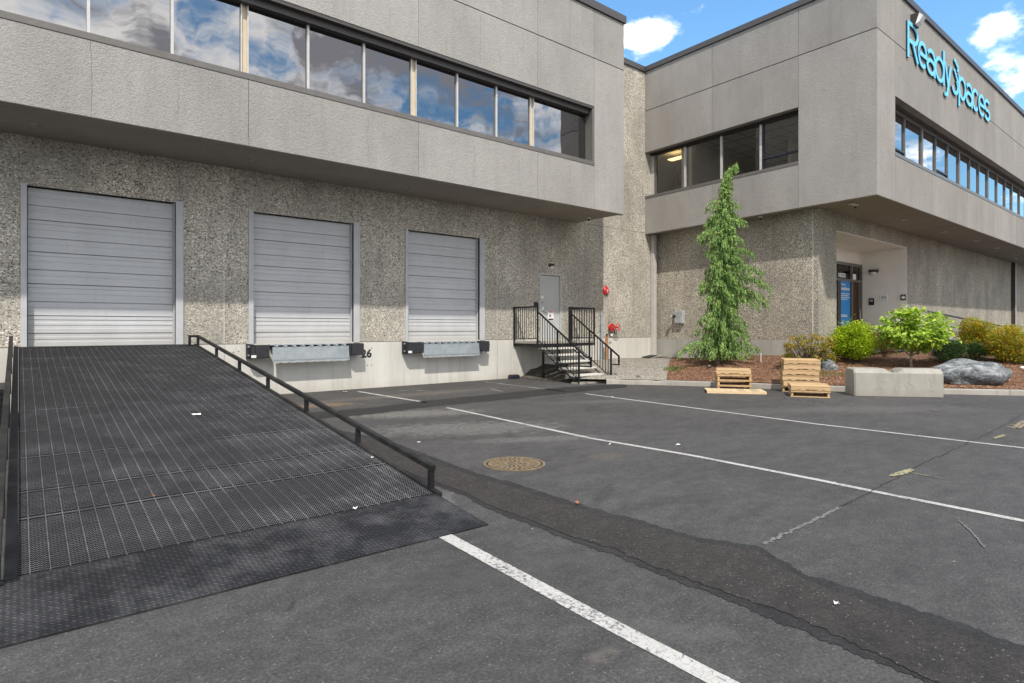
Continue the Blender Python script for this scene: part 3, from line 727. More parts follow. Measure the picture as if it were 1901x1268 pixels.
# service door
sd_root = thing('service_door', 'x', 'x', ((sdx0+sdx1)/2, YW+.05, DZ)); del sd_root['label']; del sd_root['category']; sd_root.parent = dock; sd_root.location = Vector(((sdx0+sdx1)/2, YW+.05, DZ))-Vector(dock.location)
box('door_leaf', 'mdoor', sd_root, sdx0+.055, sdx1-.055, YW+.05, YW+.10, DZ+.01, SDT-.06, bevel=.003)
m = MB(); m.box(sdx0, sdx0+.05, YW-.012, YW+.14, DZ, SDT); m.box(sdx1-.05, sdx1, YW-.012, YW+.14, DZ, SDT); m.box(sdx0+.05, sdx1-.05, YW-.012, YW+.14, SDT-.05, SDT); m.build('door_surround', 'mdoor', sd_root)
def onwall(px, py, Y=YW+.05): return onY(px, py, Y)
def wallrect(name, mat, parent, px0, py0, px1, py1, Y, t=.006):
    a = onY(px0, py0, Y); b = onY(px1, py1, Y)
    return box(name, mat, parent, a.x, b.x, Y-t, Y-.0005, b.z, a.z)
wallrect('warning_sign', 'whitep', sd_root, 1017, 577, 1027.5, 595.5, YW+.05)
wallrect('sign_band', 'red', sd_root, 1018.5, 578, 1026.5, 580, YW+.044, .003)
wallrect('sign_band', 'rubber', sd_root, 1018, 591.5, 1027, 594.5, YW+.044, .003)
wallrect('sign_band', 'rubber', sd_root, 1020, 584, 1022.5, 588.5, YW+.044, .003)
wallrect('notice', 'whitep', sd_root, 1006, 569.5, 1010, 576, YW+.05)
wallrect('notice', 'bluepipe', sd_root, 1010.2, 570, 1013, 575, YW+.05)
wallrect('notice', 'whitep', sd_root, 1004, 549, 1009, 554, YW+.05)
m = MB(); p = onwall(1006.5, 561.5); m.tube([(p.x, YW+.05, p.z), (p.x, YW+.01, p.z)], .025, 12); m.build('lock', 'box', sd_root)
m = MB(); p = onwall(1010, 578); m.tube([(p.x, YW+.05, p.z), (p.x, YW-.02, p.z)], .02, 10); m.tube([(p.x, YW-.015, p.z), (p.x+.12, YW-.015, p.z)], .012, 8); m.build('door_handle', 'box', sd_root)
for (a0, b0, a1, b1) in ((1028,539,1030,536.5),(1036,537,1038.5,539),(1029,553,1031,555),(1037,556,1040,552.5)):
    a = onwall(a0, b0); b = onwall(a1, b1); MB().bar((a.x, YW+.047, a.z), (b.x, YW+.047, b.z), .004, .025, (0,1,0)).build('tape_scrap', 'whitep', sd_root)
# soffit
box('soffit', 'soffit', dock, XL, XE, YF+.16, YW, 5.247, 5.40)
box('drip_edge', 'soffit', dock, XL, XE-.005, YF+.01, YF+.158, 5.225, 5.40)
for px, py in ((62,229),(468,297),(755,347),(980,384)):
    d = ray(px, py); t = (5.247-CH)/d.z; p = Vector((0,0,CH))+d*t
    m = MB(); disc(m, p.x, p.y, 5.222, 5.247, .085, 24, .055); disc(m, p.x, p.y, 5.236, 5.246, .055, 20); m.build('soffit_light', 'pipe', dock)
# upper floor panels
WZ0, WZ1 = 6.56, 8.33; GZ = 9.86; CB, CT = 11.36, 11.60
pj = [XL, -4.03, -.12, 3.81, 7.74, 11.62, 13.98, XE]
for a, b in zip(pj[:-1], pj[1:]):
    if b < 13.99:
        box('upper_panel', 'stucco', dock, a+.005, b-.005, YF, YF+.22, 5.235, WZ0-.004); box('upper_panel', 'stucco', dock, a+.005, b-.005, YF, YF+.22, WZ1+.05, GZ-.014)
    else: box('upper_panel', 'stucco', dock, a+.005, b, YF, YF+.22, 5.235, GZ-.014)
    box('upper_panel', 'stucco', dock, a+.005, b-(0 if b == XE else .005), YF, YF+.22, GZ+.014, CB-.01)
box('upper_return', 'stucco', dock, XE-.22, XE-.002, YF+.222, YW+.3, 5.25, CB-.01)
box('panel_backing', 'rubber', dock, XL, XE-.24, YF+.221, YF+.26, 5.4, WZ0-.1); box('panel_backing', 'rubber', dock, XL, XE-.24, YF+.221, YF+.26, WZ1+.1, CB-.05)
box('panel_backing', 'rubber', dock, 14.02, XE-.24, YF+.221, YF+.26, WZ0-.09, WZ1+.09)
box('groove', 'rubber', dock, XL, XE-.003, YF+.04, YF+.2, GZ-.013, GZ+.013)
m = MB(); m.box(XL, XE+.06, YF-.06, YF+.3, CB, CT); m.build('parapet_cap', 'cap', dock, bevel=.006)
box('parapet_cap', 'cap', dock, XE-.26, XE+.06, YF+.302, YW+.3, CB, CT)
box('parapet_cap', 'cap', dock, XE+.062, XB-.02, YW-.06, YW+.3, 11.46, 11.66)
box('flat_roof', 'roof', dock, XL, XE-.27, YF+.31, YW+22, 11.1, 11.3); box('flat_roof', 'roof', dock, XE-.26, 26, YW+.35, YW+22, 11.1, 11.32)
box('rear_wall', 'agg', dock, XL, 26, YW+22, YW+22.3, 0, 11.3); box('side_wall', 'agg', dock, XL, XL+.3, YW+.35, YW+21.9, 0, 11.3); 
box('side_wall', 'stucco', dock, XL-.01, XL+.29, YF+.27, YW+.33, 5.41, 11.3)
def hairline(x, z0, z1, y, w=.008, seed=0):
    q = random.Random(seed); m = MB(); vs = []; n = 26; dx = 0
    for i in range(n+1):
        dx = dx*.8+q.uniform(-.012, .012); z = z0+(z1-z0)*i/n; ww = w*q.uniform(.3, 1.1); vs += [(x+dx-ww/2, y, z), (x+dx+ww/2, y, z)]
    m.add(vs, [(2*i, 2*i+1, 2*i+3, 2*i+2) for i in range(n)]); m.build('hairline_crack', 'crackw', dock)
M['crackw'] = simple('crack_in_panel', (.16,.15,.135), .9)
for k, (x, z0, z1) in enumerate(((1.2, 5.24, 6.55), (2.55, 5.6, 5.95), (6.4, 5.4, 6.4), (9.4, 5.5, 6.3), (12.9, 5.9, 6.4), (1.25, 8.4, 9.8), (9.6, 8.5, 9.7), (14.9, 7.4, 8.2))): hairline(x, z0, z1, YF-.0015, .009, k)
# strip window, dock side
YG = 13.05
win = thing('strip_window', 'x', 'x', (7, YG, WZ0)); del win['label']; del win['category']; win.parent = dock; win.location = Vector((7, YG, WZ0))-Vector(dock.location)
m = MB(); m.box(XL, 13.97, YF-.012, YG+.06, WZ0, WZ0+.12); m.build('sill', 'bronze', win, bevel=.004)
m = MB(); m.box(XL, 13.97, YF+.012, YG+.06, WZ1-.03, WZ1+.05); m.box(XL, 13.93, YG-.16, YG+.06, WZ1-.17, WZ1-.03); m.build('window_head', 'cap', win)
box('jamb', 'bronze', win, 13.90, 13.974, YF+.012, YG+.06, WZ0+.12, WZ1-.03, bevel=.004)
majors = [-8.02, -4.07, -.12, 3.81, 7.76, 11.64]
for x in majors:
    box('mullion', 'alum', win, x-.075, x-.05, YG-.05, YG+.03, WZ0+.12, WZ1-.17); box('mullion', 'alum', win, x+.05, x+.075, YG-.05, YG+.03, WZ0+.12, WZ1-.17)
    box('mullion_panel', 'beige', win, x-.05, x+.05, YG-.005, YG+.02, WZ0+.12, WZ1-.17)
minors = []
for a, b in zip(majors[:-1], majors[1:]): minors += [a+(b-a)/3, a+2*(b-a)/3]
for x in minors: box('mullion', 'alum', win, x-.024, x+.024, YG-.05, YG+.03, WZ0+.12, WZ1-.17)
edges = sorted([(x, .075) for x in majors] + [(x, .024) for x in minors] + [(13.90, 0)])
for (a, ra), (b, rb) in zip(edges[:-1], edges[1:]):
    cx = (a+b)/2; tilt = random.uniform(-.006, .006); tz = random.uniform(-.004, .004)
    m = MB(); w = (b-rb)-(a+ra)
    y0 = YG; z0, z1 = WZ0+.12, WZ1-.17
    m.add([(a+ra, y0-tilt*w/2, z0), (b-rb, y0+tilt*w/2, z0), (b-rb, y0+tilt*w/2+tz, z1), (a+ra, y0-tilt*w/2+tz, z1), (a+ra, y0+.02, z0), (b-rb, y0+.02, z0), (b-rb, y0+.02, z1), (a+ra, y0+.02, z1)], [(0,1,2,3),(7,6,5,4),(0,4,5,1),(1,5,6,2),(2,6,7,3),(3,7,4,0)])
    m.build('pane', 'mirror', win)
text_obj('bay_number', '26', 'rubber', dock, (XY(671,YW-.02), YW-.016, onY(678,664,YW).z), (1,0,0), (0,0,1), onY(678,647.5,YW).z-onY(678,663.5,YW).z, XY(690,YW)-XY(671,YW), .004, .035)
m = MB()
for px, py in ((689.5,646),(689.5,678),(682,678),(349,660),(16,662),(433,654),(443,652)):
    p = onY(px, py, YW-.012); m.tube([(p.x, YW-.011, p.z), (p.x, YW-.02, p.z)], .014, 6)
m.build('anchor_bolt', 'rubber', dock, kind='stuff')

# ================================================================== OFFICE BUILDING (right)
XO = 19.12; YO = 6.66; XI = 19.78; YI = 8.57; XR = 62.0; YBK = YW
def tfB(x, y, z):
    w = max(0, min(1, z/4.0)); return (x, y, z + w*.022*(14.82-max(y, YO)))
off = thing('office_building', 'two storey grey concrete office block with projecting upper floor and recessed entrance', 'building', (XI, YI, 0))
S0 = 5.21; G0 = 9.96; B0, B1 = 11.47, 11.66; K0, K1 = 6.57, 8.36
def bb(name, mat, x0, x1, y0, y1, z0, z1, parent=off, bevel=0, kind=None): return box(name, mat, parent, x0, x1, y0, y1, z0, z1, tfB, bevel, kind)
# left upper face (x = XO)
ya, yb_, yc = YX(1322, XO), YX(1482, XO), YO
jb = [YW+.001, ya, yb_, yc]
for i, (a, b) in enumerate(zip(jb[:-1], jb[1:])):
    a2, b2 = a-.005, b+(.005 if b > YO else 0)
    if i < 2:
        bb('upper_panel', 'stucco2', XO, XO+.22, b2, a2, S0, K0-.004); bb('upper_panel', 'stucco2', XO, XO+.22, b2, a2, K1, G0-.014)
    else: bb('upper_panel', 'stucco2', XO, XO+.22, b2+.0, a2, S0, G0-.014)
    bb('upper_panel', 'stucco2', XO, XO+.22, b2, a2, G0+.014, B0-.008)
bb('groove', 'rubber', XO+.03, XO+.2, YO+.03, YW, G0-.013, G0+.013); bb('panel_backing', 'rubber', XO+.222, XO+.24, YO+.25, YW, S0+.2, K0-.1); bb('panel_backing', 'rubber', XO+.222, XO+.24, YO+.25, YW, K1+.1, B0-.1)
# front upper face (y = YO)
jf = [XO+.222, XY(1662,YO), XY(1730,YO), XY(1796,YO)]
while jf[-1] < XR: jf.append(jf[-1]+3.9)
for i, (a, b) in enumerate(zip(jf[:-1], jf[1:])):
    a2, b2 = a+(.005 if i else 0), b-.005
    if i == 0: bb('upper_panel', 'stucco2', a2, b2, YO+.0006, YO+.22, S0, G0-.014)
    else:
        bb('upper_panel', 'stucco2', a2, b2, YO, YO+.22, S0, K0-.004); bb('upper_panel', 'stucco2', a2, b2, YO, YO+.22, K1, G0-.014)
    bb('upper_panel', 'stucco2', a2, b2, YO+.0006, YO+.22, G0+.014, B0-.008)
bb('groove', 'rubber', XO+.03, XR, YO+.03, YO+.2, G0-.012, G0+.012); bb('panel_backing', 'rubber', XO+.3, XR, YO+.222, YO+.24, S0+.2, K0-.1); bb('panel_backing', 'rubber', XO+.3, XR, YO+.222, YO+.24, K1+.1, B0-.1)
bb('parapet_cap', 'cap', XO-.06, XO+.3, YO-.06, YW+.3, B0, B1, bevel=.006); bb('parapet_cap', 'cap', XO+.302, XR, YO-.06, YO+.3, B0, B1)
bb('flat_roof', 'roof', XO+.3, XR, YO+.3, YW+20, B0-.3, B0-.12)
bb('soffit', 'soffit', XO+.2, XI, YI, YW, S0+.03, S0+.15); bb('soffit', 'soffit', XO+.2, XR, YO+.2, YI, S0+.03, S0+.15)
bb('drip_edge', 'soffit', XO+.01, XO+.198, YO+.01, YW, S0-.012, S0-.001); bb('drip_edge', 'soffit', XO+.20, XR, YO+.01, YO+.198, S0-.012, S0-.001)
# lower walls
xo0, xo1 = XY(1553, YI), XY(1684, YI); OT = 4.66
lj = [YW-.001, YI]
m_ = MB(tfB); m_.box(XI, XI+.3, YI, YW-.002, 1.165, S0+.03); m_.build('wall_panel', 'agg2', off)
xa = XY(1519, YI)
bb('wall_panel', 'agg2', XI+.302, xo0, YI+.0005, YI+.3, 1.165, S0+.03)
bb('wall_panel', 'agg2', xo0+.001, xo1, YI, YI+.3, OT, S0+.03)
xx = [xo1+.006, XY(1686,YI)+6.2, 44, XR]
for a, b in zip(xx[:-1], xx[1:]): bb('wall_panel', 'agg2', a, b-.012, YI, YI+.3, 1.165, S0+.03)
bb('base_panel', 'concdk', XI-.006, XI+.3, YI-.006, YW-.02, 0, 1.16); bb('base_panel', 'concdk', XI+.302, XR, YI-.006, YI+.3, 0, 1.16)
yj = YX(1509, XI); box('joint_filler', 'conc', off, XI-.004, XI+.02, yj-.012, yj+.012, 1.17, S0+.02, tfB)
# recessed entrance
YR = 10.27
bb('recess_wall', 'cream', xo1, xo1+.2, YI+.301, YR+.2, 1.1, OT+.1); bb('recess_wall', 'cream', xo1-.02, xo1, YI+.002, YI+.3, 1.1, OT)
bb('recess_wall', 'cream', xo0-.2, xo0, YI+.301, YR, 1.1, OT+.1)
bb('recess_ceiling', 'cream', xo0, xo1-.001, YI+.301, YR, OT+.001, OT+.1); bb('recess_ceiling', 'cream', xo0+.002, xo1-.022, YI+.002, YI+.3, OT-.022, OT-.001)
DZT = 4.10
bb('recess_wall', 'cream', xo0, xo1-.001, YR, YR+.2, DZT, OT); bb('entrance_floor', 'conc2', xo0, xo1, YI-.9, YR+.1, 1.05, 1.2)
ent = thing('entrance_door', 'x', 'x', (xo1-1.5, YR, 1.2)); del ent['label']; del ent['category']; ent.parent = off; ent.location = Vector((xo1-1.5, YR, 1.2))-Vector(off.location)
e0, e1 = XY(1545, YR), xo1-.02
em_, dm = XY(1579.5, YR), XY(1594, YR)
tz = onY(1560, 519, YR).z
def eb(name, mat, x0, x1, z0, z1, y0=YR-.06, y1=YR+.04): return box(name, mat, ent, x0, x1, y0, y1, z0, z1, None)
eb('entrance_frame', 'bronze', e0, e1, DZT+.005, DZT+.12); eb('entrance_frame', 'bronze', e0, e1, tz-.05, tz+.05); eb('entrance_frame', 'bronze', em_-.06, em_+.06, tz+.05, DZT+.005); eb('entrance_frame', 'bronze', em_-.06, em_+.06, 1.2, tz-.05)
eb('entrance_frame', 'bronze', e1-.12, e1, 1.2, tz-.05); eb('entrance_frame', 'bronze', e1-.12, e1, tz+.05, DZT+.005); eb('entrance_frame', 'darkfr', XY(1554.5,YR)-.1, XY(1558.5,YR), 1.2, tz-.05)
eb('entrance_pane', 'glass', e0, em_-.06, tz+.05, DZT+.005, YR, YR+.01); eb('entrance_pane', 'glass', em_+.06, e1-.12, tz+.05, DZT+.005, YR, YR+.01)
eb('door_leaf', 'brown', em_+.06, e1-.12, 1.2, tz-.05, YR+.02, YR+.06); eb('door_stile', 'bronze', e1-.25, e1-.125, 1.2, tz-.055, YR-.02, YR+.018)
eb('entrance_pane', 'glass', e0, em_-.06, 1.2, tz-.05, YR, YR+.01)
eb('door_handle', 'alum', e1-.30, e1-.265, 1.9, 2.35, YR-.1, YR-.07)
bx0, bx1, bz1 = XY(1559, YR-.02), XY(1577.5, YR-.02), onY(1568, 521, YR-.02).z
eb('poster', 'blue', bx0, bx1, 1.6, bz1, YR-.03, YR-.02)
pw = bx1-bx0
text_obj('poster_text', 'Welcome to', 'paper', ent, (bx0+.05*pw, YR-.034, bz1-.20), (1,0,0), (0,0,1), .09, pw*.5, .003, .02)
text_obj('poster_text', 'ReadySpaces', 'paper', ent, (bx0+.05*pw, YR-.034, bz1-.42), (1,0,0), (0,0,1), .17, pw*.9, .003, .03)
for k in range(4): box('poster_line', 'whitep', ent, bx0+.06*pw, bx0+pw*(.93-.12*(k % 2)-.1*(k == 3)), YR-.034, YR-.031, bz1-.54-.075*k, bz1-.515-.075*k)
for k in range(2): box('poster_line', 'whitep', ent, bx0+.06*pw, bx0+pw*.72, YR-.034, YR-.031, bz1-1.40-.06*k, bz1-1.37-.06*k)
box('poster_line', 'whitep', ent, bx0+.06*pw, bx0+pw*.35, YR-.034, YR-.031, bz1-1.72, bz1-1.66)
text_obj('street_number', '18255', 'paper', ent, (XY(1556, YR-.07), YR-.075, onY(1562, 515.5, YR).z), (1,0,0), (0,0,1), onY(1562,507.5,YR).z-onY(1562,515.5,YR).z, XY(1569.3,YR)-XY(1556,YR), .01, .03)
box('notice', 'intc', ent, XY(1583,YR), XY(1588.5,YR), YR-.012, YR-.002, onY(1585,519,YR).z, onY(1585,509,YR).z)
box('lobby_wall', 'brown', off, e0-1, e1+.1, YR+2.0, YR+2.1, 1, 4.6)
# office strip windows : left face
XG = XO+.40
winl = thing('strip_window', 'x', 'x', (XG, 12, K0)); del winl['label']; del winl['category']; winl.parent = off; winl.location = Vector((XG, 12, K0))-Vector(off.location)
bb('sill', 'bronze', XO-.012, XG+.05, yb_, YW-.003, K0, K0+.10, winl); bb('window_head', 'cap', XO+.222, XG+.05, yb_, YW-.003, K1-.0, K1+.05, winl); bb('window_head', 'darkfr', XG-.03, XG+.05, yb_, YW-.003, K1-.09, K1-.001, winl)
bb('reveal', 'stucco2', XO+.222, XG+.06, yb_-.2, yb_-.001, K0, K1, winl)
cuts = [YX(1209, XG), YX(1273, XG), YX(1340, XG), YX(1415.5, XG), yb_]
bb('mullion', 'alum', XG-.05, XG+.03, YX(1216,XG), YX(1208.5,XG), K0+.10, K1-.09, winl)
bb('mullion', 'bronze', XG-.05, XG+.03, YX(1219.5,XG), YX(1216,XG)-.001, K0+.10, K1-.09, winl)
for px, mt, w in ((1272.5,'alum',.035),(1340,'alum',.035),(1413.5,'alum',.04)): y = YX(px, XG); bb('mullion', mt, XG-.05, XG+.03, y-w, y+w, K0+.10, K1-.09, winl)
y = YX(1416, XG); bb('mullion', 'navy', XG-.055, XG+.03, y-.055, y-.012, K0+.10, K1-.09, winl)
bb('transom', 'navy', XG-.055, XG+.03, yb_, y-.056, K0+.52, K0+.575, winl)
for a, b in zip(cuts[:-1], cuts[1:]): bb('pane', 'glass', XG, XG+.01, b+.03, a-.03, K0+.10, K1-.09, winl)
# front strip
YGF = YO+.42
winf = thing('strip_window', 'x', 'x', (28, YGF, K0)); del winf['label']; del winf['category']; winf.parent = off; winf.location = Vector((28, YGF, K0))-Vector(off.location)
xw = XY(1662, YO)
bb('sill', 'bronze', xw, XR, YO-.012, YGF+.05, K0, K0+.10, winf); bb('window_head', 'cap', xw, XR, YO+.222, YGF+.05, K1, K1+.05, winf); bb('window_head', 'bronze', xw, XR, YGF-.03, YGF+.05, K1-.1, K1-.001, winf)
bb('reveal', 'stucco2', xw-.2, xw-.001, YO+.222, YGF+.06, K0, K1, winf)
pxs = [1655, 1677, 1709.5, 1734.6, 1757, 1778.5, 1798, 1815, 1832, 1849, 1864, 1877, 1891]
xs = [XY(p, YGF) for p in pxs]; st = (xs[-1]-xs[5])/7
while xs[-1] < XR-3: xs.append(xs[-1]+st)
for i, x in enumerate(xs[1:], 1):
    w = .075 if (i-2) % 3 == 0 else .03
    bb('mullion', 'bronze', x-w, x+w, YGF-.05, YGF+.03, K0+.10, K1-.1, winf)
for i, (a, b) in enumerate(zip(xs[:-1], xs[1:])): bb('pane', 'glassf', a+.03, b-.03, YGF, YGF+.01, K0+.10, K1-.1, winf)
bb('transom', 'navy', xs[0], xs[1]-.031, YGF-.055, YGF+.03, K0+.50, K0+.55, winf); bb('transom', 'navy', xs[3]+.031, xs[4]-.031, YGF-.055, YGF+.03, K0+.50, K0+.55, winf)
# rooms behind the glass
room = off
bb('room_floor', 'intd', XG+.3, XR-1, YGF+.3, YW+8, K0-.4, K0-.3); bb('room_ceiling', 'intc', XG+.06, XR-1, YGF+.06, YW+8, K1+.06, K1+.1)
bb('room_wall', 'int', XG+.08, XG+5.2, YX(1276,XG)-.12, YX(1276,XG), K0-.3, K1+.06); bb('room_wall', 'int', XG+7.5, XG+7.6, YGF+.3, YW+8, K0-.3, K1+.06)
bb('room_wall', 'brown', XG+1.5, XG+1.6, YX(1276,XG)+.01, YW-.02, K0-.3, K1-.28)
bb('room_wall', 'int', XG+2.6, XG+7.4, YX(1395,XG)-.1, YX(1395,XG), K0-.3, K1+.06)
bb('room_wall', 'int', XG+.2, XR-1, YGF+6.4, YGF+6.5, K0-.3, K1+.05)
for k in range(12): bb('ceiling_grid', 'grid', XG+.1, XG+7.4, YGF+.7+.61*k, YGF+.72+.61*k, K1+.045, K1+.058)
for k in range(9): bb('ceiling_grid', 'grid', XG+.4+.8*k, XG+.42+.8*k, YGF+.3, YW-.3, K1+.043, K1+.0575)
yq = YX(1250, XG+1.0); bb('ceiling_light', 'lit', XG+.55, XG+.85, yq-.75, yq-.05, K1-.2, K1-.17)
for k in range(3): bb('ceiling_grille', 'grid', XG+1.2, XG+1.55, yb_+.3+.16*k, yb_+.38+.16*k, K1+.03, K1+.042)
# recessed lights in the soffit of the office
for px, py in ((1582,378),(1678,407),(1753,430),(1812,447),(1851,460),(1888,472),(1885,480)):
    d = ray(px, py); zz = S0+.03+.14; t = (zz-CH)/d.z; p = Vector((0,0,CH))+d*t
    m = MB(); disc(m, p.x, p.y, zz-.03, zz, .10, 20, .06); disc(m, p.x, p.y, zz-.014, zz-.002, .06, 16); m.build('soffit_light', 'lens', off)

# ================================================================== SIGN
sg = thing('letter_sign', 'row of raised light blue letters high on the front wall of the office block', 'sign', (26, YO, 9.9))
def stroke(m, pts, w, y0, y1, closed=False):
    P = [Vector((p[0], p[1])) for p in pts]; n = len(P); L = []; Rr = []
    for i in range(n):
        a = P[(i-1) % n] if closed or i > 0 else P[i]; b = P[(i+1) % n] if closed or i < n-1 else P[i]
        d1 = (P[i]-a); d2 = (b-P[i])
        d1 = d1.normalized() if d1.length > 1e-9 else d2.normalized(); d2 = d2.normalized() if d2.length > 1e-9 else d1
        t = (d1+d2).normalized(); nn = Vector((-t.y, t.x)); k = 1/max(.6, nn.dot(Vector((-d1.y, d1.x))))
        L.append(P[i]+nn*w/2*k); Rr.append(P[i]-nn*w/2*k)
    vs = []
    for a, b in zip(L, Rr): vs += [(a.x, y0, a.y), (b.x, y0, b.y), (b.x, y1, b.y), (a.x, y1, a.y)]
    fs = []; K = n if closed else n-1
    for i in range(K):
        p = 4*i; q = 4*((i+1) % n)
        fs += [(p, p+1, q+1, q), (p+1, p+2, q+2, q+1), (p+2, p+3, q+3, q+2), (p+3, p, q, q+3)]
    if not closed: fs += [(0, 3, 2, 1), (4*(n-1), 4*(n-1)+1, 4*(n-1)+2, 4*(n-1)+3)]
    m.add(vs, fs)
def arc(cx, cy, rx, ry, a0, a1, n=18): return [(cx+rx*math.cos(R(a0+(a1-a0)*i/n)), cy+ry*math.sin(R(a0+(a1-a0)*i/n))) for i in range(n+1)]
SW = .13; XH = .87; CAPH = 1.14; ASC = 1.2; DSC = -.30; BL = 9.95
def glyph(ch, w):
    h = SW/2; o = SW/2
    ro = (w-SW)/2; rh = (XH-SW)/2; cy = XH/2
    if ch == 'R': return [[(h, 0), (h, CAPH)], arc(w*.50, CAPH-.33, w*.5-h, .33-h, -90, 90, 12)[::1] and ([(h, CAPH-.66+h)]+arc(w*.50, CAPH-.33, w*.5-h, .33-h, -90, 90, 12)+[(h, CAPH-h)]), [(w*.45, CAPH-.66+h), (w-h*.9, 0)]]
    if ch == 'e': return [arc(w/2, cy, ro, rh, -48, -360, 26)+[(SW*.7, cy)]]
    if ch == 'a': return [arc(w/2, cy-.16, ro, rh-.16, 0, 360, 24), [(w-h, 0), (w-h, XH*.6)]+arc(w/2, XH*.6, ro, XH*.4-h, 0, 150, 12)[1:]]
    if ch == 'd': return [arc(w/2, cy, ro, rh, 0, 360, 26), [(w-h, 0), (w-h, ASC)]]
    if ch == 'p': return [arc(w/2, cy, ro, rh, 0, 360, 26), [(h, DSC), (h, XH)]]
    if ch == 'y': return [[(h*.9, XH), (w/2+.02, .10)], [(w-h*.9, XH), (w*.42, DSC+.12), (w*.28, DSC+h*.9), (h*.2, DSC+h)]]
    if ch == 'c': return [arc(w/2, cy, ro, rh, 42, 318, 24)]
    if ch == 's': return [arc(w/2, XH-.27, ro*.92, .27-h, 35, 250, 14)+arc(w/2, .25, ro*.95, .25-h, 80, -145, 14)]
    if ch == 'S': return [[(w*.38, XH+.02), (w-h, XH*.62)]+arc(w/2, .31, ro, .31-h, 50, -165, 18), [(w*.42, ASC+.05), (w-h*.9, ASC-.14), (w-h*1.1, ASC-.30)]]
    return []
L0 = [('R',135,245),('e',238,325),('a',322,405),('d',402,495),('y',497,572),('S',560,637),('p',635,705),('a',705,770),('c',768,830),('e',830,890),('s',885,943)]
for ch, a, b in L0:
    x0 = XY(1660+a/5.284, YO-.06); x1 = XY(1660+b/5.284, YO-.06); w = x1-x0
    if ch == 'R': w = x1-x0-.06
    if ch == 'y': w = x1-x0-.12
    if ch == 'S': x0 += .08; w = x1-x0-.06
    sk = glyph(ch, w); m1 = MB(); m2 = MB()
    for k, s_ in enumerate(sk):
        cl = (s_[0][0]-s_[-1][0])**2+(s_[0][1]-s_[-1][1])**2 < 1e-6
        q = [(x0+u, BL+v) for u, v in (s_[:-1] if cl else s_)]
        stroke(m1, q, SW, YO-.062-.003*k, YO-.045, cl); stroke(m2, q, SW*.92, YO-.0445, YO-.015-.002*k, cl)
    l = m1.build('letter', 'cyan', sg); m2.build('letter_edge', 'navyside', l)

# ================================================================== FIXTURES
# floodlight
fx = XY(1700, YO-.1); fz = onY(1700, 38, YO-.1).z
fl = thing('flood_light', 'bronze floodlight with white lens at the top of the office wall above the letter sign', 'light', (fx, YO, fz))
m = MB(); m.add([(fx-.16,YO,fz-.2),(fx+.2,YO,fz-.2),(fx+.2,YO,fz+.17),(fx-.16,YO,fz+.17),(fx-.16,YO-.13,fz-.19),(fx+.2,YO-.13,fz-.19),(fx+.2,YO-.24,fz+.16),(fx-.16,YO-.24,fz+.16)], [(0,1,2,3),(0,4,5,1),(1,5,6,2),(2,6,7,3),(3,7,4,0),(4,7,6,5)]); m.build('housing', 'lampb', fl)
m = MB(); a = Vector((fx+.02,YO-.132,fz-.175)); b = Vector((fx+.02,YO-.242,fz+.15)); nn = Vector((0,-.95,-.3)).normalized()*.10
m.add([a+Vector((-.17,0,0)), a+Vector((.17,0,0)), b+Vector((.17,0,0)), b+Vector((-.17,0,0)), a+nn+Vector((-.13,0,.1)), a+nn+Vector((.13,0,.1)), b+nn+Vector((.13,0,-.08)), b+nn+Vector((-.13,0,-.08))], [(4,5,6,7),(0,1,5,4),(1,2,6,5),(2,3,7,6),(3,0,4,7)]); m.build('lens', 'flood', fl)
def half_lamp(name, label, p, nx, ny, r=.14, h=.17):
    o = thing(name, label, 'lamp', p); t = Vector((-ny, nx, 0)); nrm = Vector((nx, ny, 0)); m = MB(); vs = []; fs = []; n = 14
    rows = [(0,1.0),(.35,.95),(.7,.72),(1,.42)]
    for (f, rr) in rows:
        for k in range(n+1):
            a = math.pi*k/n; q = Vector(p)+t*(math.cos(a)*r*rr)+nrm*(math.sin(a)*r*rr)+Vector((0,0,-f*h)); vs.append(q)
    for i in range(len(rows)-1):
        for k in range(n): fs.append((i*(n+1)+k, i*(n+1)+k+1, (i+1)*(n+1)+k+1, (i+1)*(n+1)+k))
    fs.append(tuple(range(n, -1, -1))); m.add(vs, fs); m.build('lamp_shade', 'lampb', o)
    m = MB(); q = Vector(p)+nrm*(r*.5)+Vector((0,0,-h*.72)); vs = []; fs = []
    for i in range(5):
        for k in range(9): a = math.pi*k/8; b = math.pi/2*i/4; rr = r*.8*math.cos(b)
        pass
    for (f, rr) in ((-.55,.9),(-.95,.78),(-1.25,.45)):
        for k in range(n+1): a = math.pi*k/n; vs.append(Vector(p)+t*(math.cos(a)*r*rr*.78)+nrm*(math.sin(a)*r*rr*1.05)+Vector((0,0,f*h)))
    for i in range(2):
        for k in range(n): fs.append((i*(n+1)+k, i*(n+1)+k+1, (i+1)*(n+1)+k+1, (i+1)*(n+1)+k))
    fs.append(tuple(2*(n+1)+k for k in range(n+1))); m.add(vs, fs); m.build('lamp_lens', 'lens', o, smooth=True)
p = onY(1023, 490, YW); half_lamp('wall_lamp', 'half round bronze wall lamp above the grey service door', (p.x, YW, p.z), 0, -1, .13, .15)
p = onX(1622, 501, xo1-.02); half_lamp('wall_lamp', 'half round bronze wall lamp inside the entrance recess', (xo1-.02, p.y, p.z), -1, 0, .2, .18)
